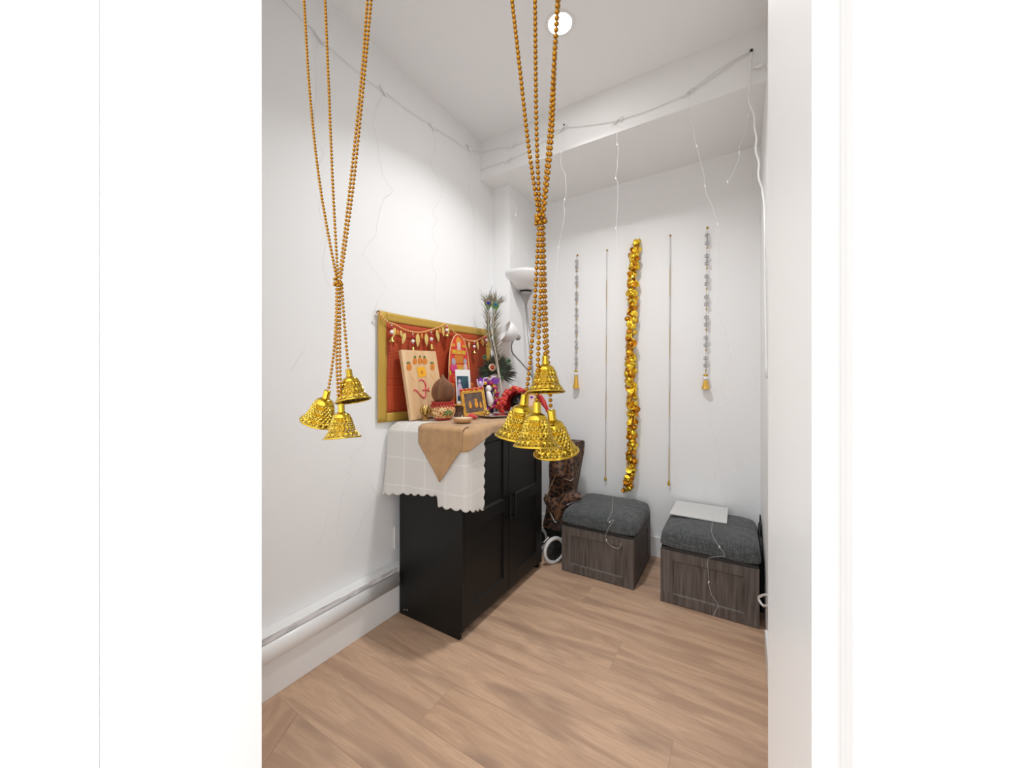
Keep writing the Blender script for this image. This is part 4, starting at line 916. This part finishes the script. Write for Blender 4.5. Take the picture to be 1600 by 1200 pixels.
# instant photo
p = Vector((-1.416, 1.772, TOP))
t = thing('photo_print', p, 'white-bordered photo with a teal backdrop standing behind the gold frame', 'photo')
r, u, n = frame_axes(math.radians(-22), .10)
b = MB(); plate(b, p, r, u, n, -.050, .052, 0, .275, -.003, 0); b.build('paper', 'photo_white', t)
b = MB(); plate(b, p, r, u, n, -.042, .036, .085, .235, 0, .0012); b.build('picture', 'teal', t)
b = MB(); disc(b, p, r, u, n, -.026, .205, .009, .012, .0010, .0022); b.prism([(-.042, .115), (.006, .115), (-.006, .155), (-.018, .19), (-.034, .19), (-.042, .16)], p+n*.0010, r, u, .0014); b.build('pictured_person', 'lilac', t)
# gilt frame
p = Vector((-1.308, 1.738, TOP+.004))
t = thing('picture_frame', p, 'gold picture frame holding a dark print, red garland along its top', 'picture frame')
r, u, n = frame_axes(math.radians(-33), .16)
Qr = Quaternion(n, math.radians(6)); r, u = Qr @ r, Qr @ u
b = MB(); fw, fh, bt = .073, .150, .018
for a0, a1, h0, h1 in ((-fw, -fw+bt, 0, fh), (fw-bt, fw, 0, fh), (-fw+bt, fw-bt, 0, bt), (-fw+bt, fw-bt, fh-bt, fh)): plate(b, p, r, u, n, a0, a1, h0, h1, -.008, .008)
for a0, a1, h0, h1 in ((-fw+.004, -fw+.008, .004, fh-.004), (fw-.008, fw-.004, .004, fh-.004), (-fw+.008, fw-.008, .004, .008), (-fw+.008, fw-.008, fh-.008, fh-.004)): plate(b, p, r, u, n, a0, a1, h0, h1, .008, .011)
b.build('frame', 'frame_gold', t, bevel=.002)
b = MB(); plate(b, p, r, u, n, -fw+bt-.001, fw-bt+.001, bt-.001, fh-bt+.001, -.006, .002); b.build('print', 'dark_photo', t)
b = MB()
for cx_, cz_, s_ in ((-.024, .060, 1), (.014, .064, 1.25), (.040, .052, .8)): disc(b, p, r, u, n, cx_, cz_+.02*s_, .006*s_, .008*s_, .002, .003); disc(b, p, r, u, n, cx_, cz_, .009*s_, .016*s_, .002, .003)
b.build('pictured_figures', 'gold_print', t)
b = MB(); pp = [p+r*(-fw+.004+(2*fw-.008)*k/16)+u*(fh+.004+.003*math.sin(k*2.1))+n*(.004+.004*math.cos(k*1.7)) for k in range(17)]
for k, q in enumerate(pp): b.ball(q, (.0085, .0085, .008), 8, 6, k % 3 == 1)
b.build('garland', ['red_cloth', 'orange_dot'], t)
# red rose by the frame
p = on_top(737, 655)
t = thing('red_flower', p, 'small dark red flower lying on the runner below the gold frame', 'flower')
b = MB()
for k in range(22):
    a = k*2.4; rr_ = .004+.0009*k; q = p+Vector((rr_*math.cos(a), rr_*math.sin(a), .008+.016*(1-k/24))); b.ball(q, (.010, .010, .0085), 8, 6, mat=Matrix.Rotation(a, 4, 'Z') @ Matrix.Rotation(.6, 4, 'Y'))
b.build('petals', 'red_cloth', t)
b = MB(); b.tube([p+Vector((.01, .0, .006)), p+Vector((.030, .012, .003)), p+Vector((.04, .016, .002))], .0022, 6); b.build('stem', 'green', t)
# silver plate with brass lamp
p = on_top(771, 651.5)
b = MB(); b.lathe([(.0001, .001), (.070, .001), (.082, .006), (.096, .012), (.098, .014), (.095, .0145), (.080, .009), (.068, .004), (.0001, .004)], 48, c=p); tag(b.build('silver_plate', 'silver'), 'round polished silver plate near the front edge of the altar', 'plate')
q = p+Vector((-.006, -.050, .0048)); t = thing('oil_lamp', q, 'tiny brass oil lamp standing on the silver plate', 'oil lamp')
b = MB(); b.lathe([(.0001, 0), (.014, 0), (.012, .004), (.005, .007), (.005, .012), (.0001, .012)], 18, c=q); b.build('foot', 'copper', t)
b = MB(); b.lathe([(.004, .011), (.014, .016), (.017, .024), (.013, .026), (.0001, .020)], 18, c=q); b.ball(q+Vector((0, 0, .030)), .008, 10, 8); b.build('cup', 'brass', t)
q = p+Vector((-.050, .0, .0048)); b = MB(); b.lathe([(.0001, 0), (.015, 0), (.017, .004), (.006, .012), (.005, .028), (.011, .034), (.004, .040), (.0001, .046)], 18, c=q)
for k in range(5): a = 2*PI*k/5; b.ball(q+Vector((.014*math.cos(a), .014*math.sin(a), .033)), (.006, .006, .004), 8, 6)
tag(b.build('brass_bell', 'brass'), 'little brass flower stand at the edge of the silver plate beside the gold frame', 'ornament')
# purple dressed idol
p = Vector((-1.352, 1.892, TOP)); r, u, n = frame_axes(math.radians(-35), .0)
t = thing('idol', p, 'white figurine dressed in purple and magenta cloth below the peacock fan', 'figurine')
def pos(a, h, d=0): return p+r*a+u*h+n*d
b = MB(); b.lathe([(.0001, 0), (.052, 0), (.054, .03), (.046, .06), (.050, .11), (.046, .16), (.03, .20), (.0001, .215)], 30, c=p); b.build('robe', 'navy', t)
b = MB()
for k in range(30):
    a = 2*PI*k/30; q = pos(.062*math.cos(a), .115+.080*math.sin(a), .040+.012*math.sin(k*2.3)); b.ball(q, (.016, .016, .013), 8, 6, (0, 0, 1, 0, 2)[k % 5])
b.build('flower_garland', ['magenta', 'purple', 'frame_gold'], t)
b = MB(); b.ball(pos(.005, .158, .050), (.020, .020, .022), 14, 10); b.tube([pos(.000, .150, .050), pos(.008, .11, .055), pos(.016, .08, .054), pos(.012, .05, .052)], [.012, .019, .021, .012], 12); b.build('figure', 'white_stone', t)
b = MB()
for a0, h0 in ((-.062, .205), (.02, .205)):
    b.prism([(0, 0), (.03, -.022), (.052, -.004), (.056, .018), (.034, .010), (.01, .022)], pos(a0, h0, .050), r, u, .010)
b.prism([(-.07, 0), (-.045, .0), (-.035, .03), (-.05, .055), (-.075, .045)], pos(.0, .008, .045), r, u, .012); b.build('ribbon', 'purple', t)
b = MB(); b.tube(smooth_path([pos(-.070, .215, .058), pos(-.066, .18, .060), pos(-.050, .165, .060), pos(-.034, .185, .060), pos(-.03, .215, .058), pos(-.005, .224, .058), pos(.01, .212, .058), pos(.03, .228, .058), pos(.055, .232, .056)], 5), .005, 7); b.ball(pos(-.050, .188, .055), (.014, .014, .018), 10, 8); b.build('lace_trim', 'lilac', t)
b = MB(); b.ball(pos(.046, .14, .058), (.010, .01, .014), 10, 8); b.ball(pos(.02, .045, .058), .008, 8, 6); b.build('gold_charm', 'brass', t)
# peacock fan
p = dp(776, 600, 2.54); foot = Vector((p.x, p.y, TOP))
t = thing('peacock_fan', foot, 'dark green peacock feather fan with a red flower rosette beside the tall feathers', 'feather fan')
nF = Vector((.72, -.69, 0)).normalized(); rF = Vector((0, 0, 1)).cross(nF); rF = -rF if rF.dot(CR) < 0 else rF
b = MB(); b.tube([foot, foot+Vector((0, 0, .10)), dp(776, 598, 2.54)], .006, 8); b.build('handle', 'bronze', t)
b = MB()
for k in range(760):
    a = random.uniform(-.50, PI+.28); L = random.uniform(.06, .155)*(1.0-.08*math.sin(a))*(1 if math.cos(a) > -.3 else .86); mi = 0 if random.random() < .62 else 1
    st = random.uniform(.0, .55); d = rF*math.cos(a)+Vector((0, 0, 1))*math.sin(a); off = nF*random.uniform(-.02, .02); cen = dp(774, 582, 2.54)+off
    q0 = cen+d*L*st; q2 = cen+d*L+Vector((0, 0, -.03*abs(math.cos(a))*random.random()))+nF*random.uniform(-.012, .02); q1 = q0.lerp(q2, .5)+rF*random.uniform(-.008, .008)
    ribbon(b, [q0, q0.lerp(q1, .6), q1, q2], random.uniform(.003, .006), nF, mi)
b.build('barbs', ['barb_green', 'barb_brown'], t)
for uu, vv in ((757, 562), (795, 568), (783, 595)):
    c = dp(uu, vv-4, 2.50); b = MB(); disc(b, c, rF, Vector((0, 0, 1)), nF, 0, 0, .013, .016, 0, .002, 0); disc(b, c, rF, Vector((0, 0, 1)), nF, 0, 0, .007, .009, .002, .004, 1); b.build('eyespot', ['eye_green', 'eye_navy'], t)
c = dp(769, 574, 2.495); b = MB()
for k in range(10): a = 2*PI*k/10; b.ball(c+rF*.019*math.cos(a)+Vector((0, 0, .019*math.sin(a))), .0075, 8, 6, 1)
b.ball(c, (.017, .010, .017), 14, 10, 0); b.ball(c+nF*.010, .007, 8, 6, 2); b.build('rosette', ['red_cloth', 'cream', 'orange_dot'], t)
# two tall peacock feathers
for (ue, ve, ub, lbl, mats_, spread) in ((763, 473, 757, 'tall peacock feather with the deep blue eye, leaning over the wall hanging corner', ('eye_green', 'eye_bronze', 'eye_blue', 'eye_navy'), -1),
                                   (774.5, 475.5, 774, 'tall peacock feather with the teal eye, nearer the floor lamp', ('eye_green', 'barb', 'eye_teal', 'eye_navy'), 1)):
    T_ = 2.465 if spread < 0 else 2.440
    ft = dp(786+spread, 640, T_); ft.z = TOP ; eye_ = dp(ue, ve, T_)
    qp = smooth_path([ft, dp(784.0+.8*spread, 612, T_), dp(775+1.2*spread, 560, T_), dp(767+3*spread, 520, T_), eye_], 8)
    t = thing('peacock_feather', ft, lbl, 'peacock feather', 'pair of tall peacock feathers')
    nq = len(qp); b = MB(); b.tube(qp, [.0042*(1-.75*k/(nq-1)) for k in range(nq)], 8); b.build('quill', 'quill', t)
    nE = (EYE-eye_); nE.z = 0; nE.normalize(); rE = CR.copy()
    axis = (qp[-1]-qp[-6]).normalized(); side = axis.cross(nE).normalized()
    b = MB()
    for k in range(260):
        q = random.random()**.8; i = int((.42+.57*q)*(nq-1)); s_ = random.choice((-1, 1)); st = qp[i]
        L = random.uniform(.05, .135)*(.55+.5*q); ang = random.uniform(.15, .50)*(1.25 if s_ == spread else .6)
        d = (axis*math.cos(ang)+side*s_*math.sin(ang)).normalized(); e = st+d*L; mid = st.lerp(e, .5)+axis*.004-side*s_*.006
        ribbon(b, [st, mid, e], .0017, nE)
    for k in range(26):
        a = random.uniform(-1.15, 1.15); d = (axis*math.cos(a)+side*math.sin(a)); st = eye_+d*.012; e = eye_+d*random.uniform(.045, .082); ribbon(b, [st, st.lerp(e, .55)+side*.004*math.sin(k), e], .0022, nE)
    for k in range(9):                      # stray long barbs
        i = int(nq*random.uniform(.40, .7)); s_ = spread; e = qp[i]+axis*random.uniform(.06, .11)+side*s_*random.uniform(.03, .075); ribbon(b, [qp[i], qp[i].lerp(e, .5)-side*s_*.012, e], .0012, nE)
    b.build('barbs', 'barb', t)
    b = MB(); mm = Matrix((side, axis, nE)).transposed()
    for (rx, rz, dz, lift, mi) in ((.024, .031, -.006, 0, 0), (.018, .022, -.001, .0022, 1), (.0115, .0125, -.003, .0044, 2), (.0062, .0062, -.001, .0062, 3)): b.ball(eye_+axis*dz+nE*lift, (rx, rz, .002), 18, 8, mi, mat=mm)
    b.build('eye', list(mats_), t)
# stone under the red satin hood
p = Vector((-1.200, 2.045, TOP)); t = thing('shrine_stone', p, 'black stone idol with silver marks under a red satin hood, near the gold bells', 'idol')
r, u, n = frame_axes(math.radians(-50), 0); pos = lambda a, h, d=0: p+r*a+u*h+n*d
b = MB(); b.lathe([(.0001, 0), (.060, 0), (.064, .007), (.058, .012), (.0001, .012)], 32, c=p); b.build('base_dish', 'copper', t)
b = MB(); b.ball(p+Vector((0, 0, .068)), (.054, .048, .056), 24, 16); b.build('stone', 'black_stone', t)
b = MB()
for a, h, s_ in ((-.012, .092, 1), (.006, .080, 1.3), (-.004, .060, .9), (-.03, .072, .7), (.03, .074, .7), (-.02, .05, .8), (.014, .098, .6)): b.ball(pos(a, h, .050-.35*abs(a)), (.005*s_, .005*s_, .004*s_), 8, 6)
b.tube([pos(.012, .078, .058), pos(.026, .083, .052), pos(.034, .072, .050)], .0016, 6); b.build('silver_mark', 'silver', t)
def hood(uu, vv):                            # open-fronted satin hood closing behind the stone
    a = PI*uu; R1 = .110+.010*math.sin(uu*21)+.010*math.sin(uu*47+vv*6); sh = math.cos(vv*PI/2)**.6; d = .060-.125*math.sin(vv*PI/2)
    lift = .155*math.sin(a)**.75*(.55+.45*sh)
    return pos((-R1*math.cos(a)-.010)*(.35+.65*sh), .004+lift+.010*math.sin(uu*PI*2+.6)*sh+.006*math.sin(uu*33+vv*9), d+.010*math.sin(uu*15))
b = MB(); b.grid(hood, 56, 14); b.build('hood', 'red_cloth', t, solid=.010)
b = MB()
for k in range(60):
    uu = .01+.56*k/59; q = hood(uu, .02*random.random()); s_ = 1.25-.6*uu; b.ball(q+n*.006+r*random.uniform(-.014, .014)*s_+u*random.uniform(-.006, .006), ((.012+.004*math.sin(k*5))*s_, .011*s_, .011*s_), 8, 6, k % 5 == 1)
b.build('frill', ['red_cloth', 'orange_dot'], t)
b = MB(); q0, q1 = dp(842, 617, 2.33), dp(857, 644, 2.33)
def tail(uu, vv): return q0.lerp(q1, vv)+CR*((uu-.5)*(.030+.012*math.sin(vv*6)))+CW*(.012*math.sin(uu*7+vv*5))
b.grid(tail, 8, 12); b.build('cloth_tail', 'red_cloth', t, solid=.008)
p = Vector((-1.096, 2.030, TOP)); r, u, n = frame_axes(math.radians(-50), .08)
t = thing('prayer_card', p, 'small pinkish portrait card standing beside the red satin hood behind the gold bells', 'card')
b = MB(); plate(b, p, r, u, n, -.022, .022, 0, .125, -.003, 0); b.build('card_back', 'frame_gold', t)
b = MB(); plate(b, p, r, u, n, -.017, .017, .05, .118, 0, .0012); b.build('portrait', 'skin_print', t)
b = MB(); disc(b, p, r, u, n, 0, .104, .010, .008, .0012, .0022); b.build('headdress', 'purple', t)
# ================================================================= light
def area(name, loc, rot, size, power, col, shape='SQUARE', sy=None):
    l = bpy.data.lights.new(name, 'AREA'); l.shape = shape; l.size = size; l.energy = power; l.color = col
    if sy: l.size_y = sy
    o = bpy.data.objects.new(name, l); COL.objects.link(o); o.location = loc; o.rotation_euler = rot; return o
area('downlight_lamp', (LP.x, LP.y, ZC-.006), (0, 0, 0), .11, 11.5, (.975, .985, 1), 'DISK').data.spread = math.radians(128)
w = bpy.data.worlds.new('hall_fill'); sc.world = w; w.use_nodes = True
bg = w.node_tree.nodes['Background']; bg.inputs[0].default_value = (.91, .955, 1, 1); 
_g = w.node_tree.nodes.new('ShaderNodeTexCoord'); _x = w.node_tree.nodes.new('ShaderNodeSeparateXYZ'); _k = w.node_tree.nodes.new('ShaderNodeMath'); _k.operation = 'MULTIPLY_ADD'
w.node_tree.links.new(_g.outputs['Generated'], _x.inputs[0]); w.node_tree.links.new(_x.outputs[0], _k.inputs[0]); _k.inputs[1].default_value = 1.2; _k.inputs[2].default_value = 2.3; w.node_tree.links.new(_k.outputs[0], bg.inputs[1])  # invented hallway fill through the doorway, stronger to one side to model the bells
# ================================================================= camera
cd = bpy.data.cameras.new('camera'); co_ = bpy.data.objects.new('camera', cd); COL.objects.link(co_)
co_.location = EYE; co_.rotation_euler = (PI/2, 0, YAW); cd.sensor_fit = 'HORIZONTAL'; cd.sensor_width = 36; cd.lens = F/1600*36; cd.shift_y = (HZ-600)/1600; cd.clip_start = .02; cd.clip_end = 50
sc.camera = co_
sc.view_settings.view_transform = 'Standard'; sc.view_settings.look = 'None'; sc.view_settings.exposure = .16; sc.view_settings.gamma = 1; sc.view_settings.use_curve_mapping = False
sc.cycles.max_bounces = 10; sc.cycles.diffuse_bounces = 6; sc.cycles.use_denoising = True
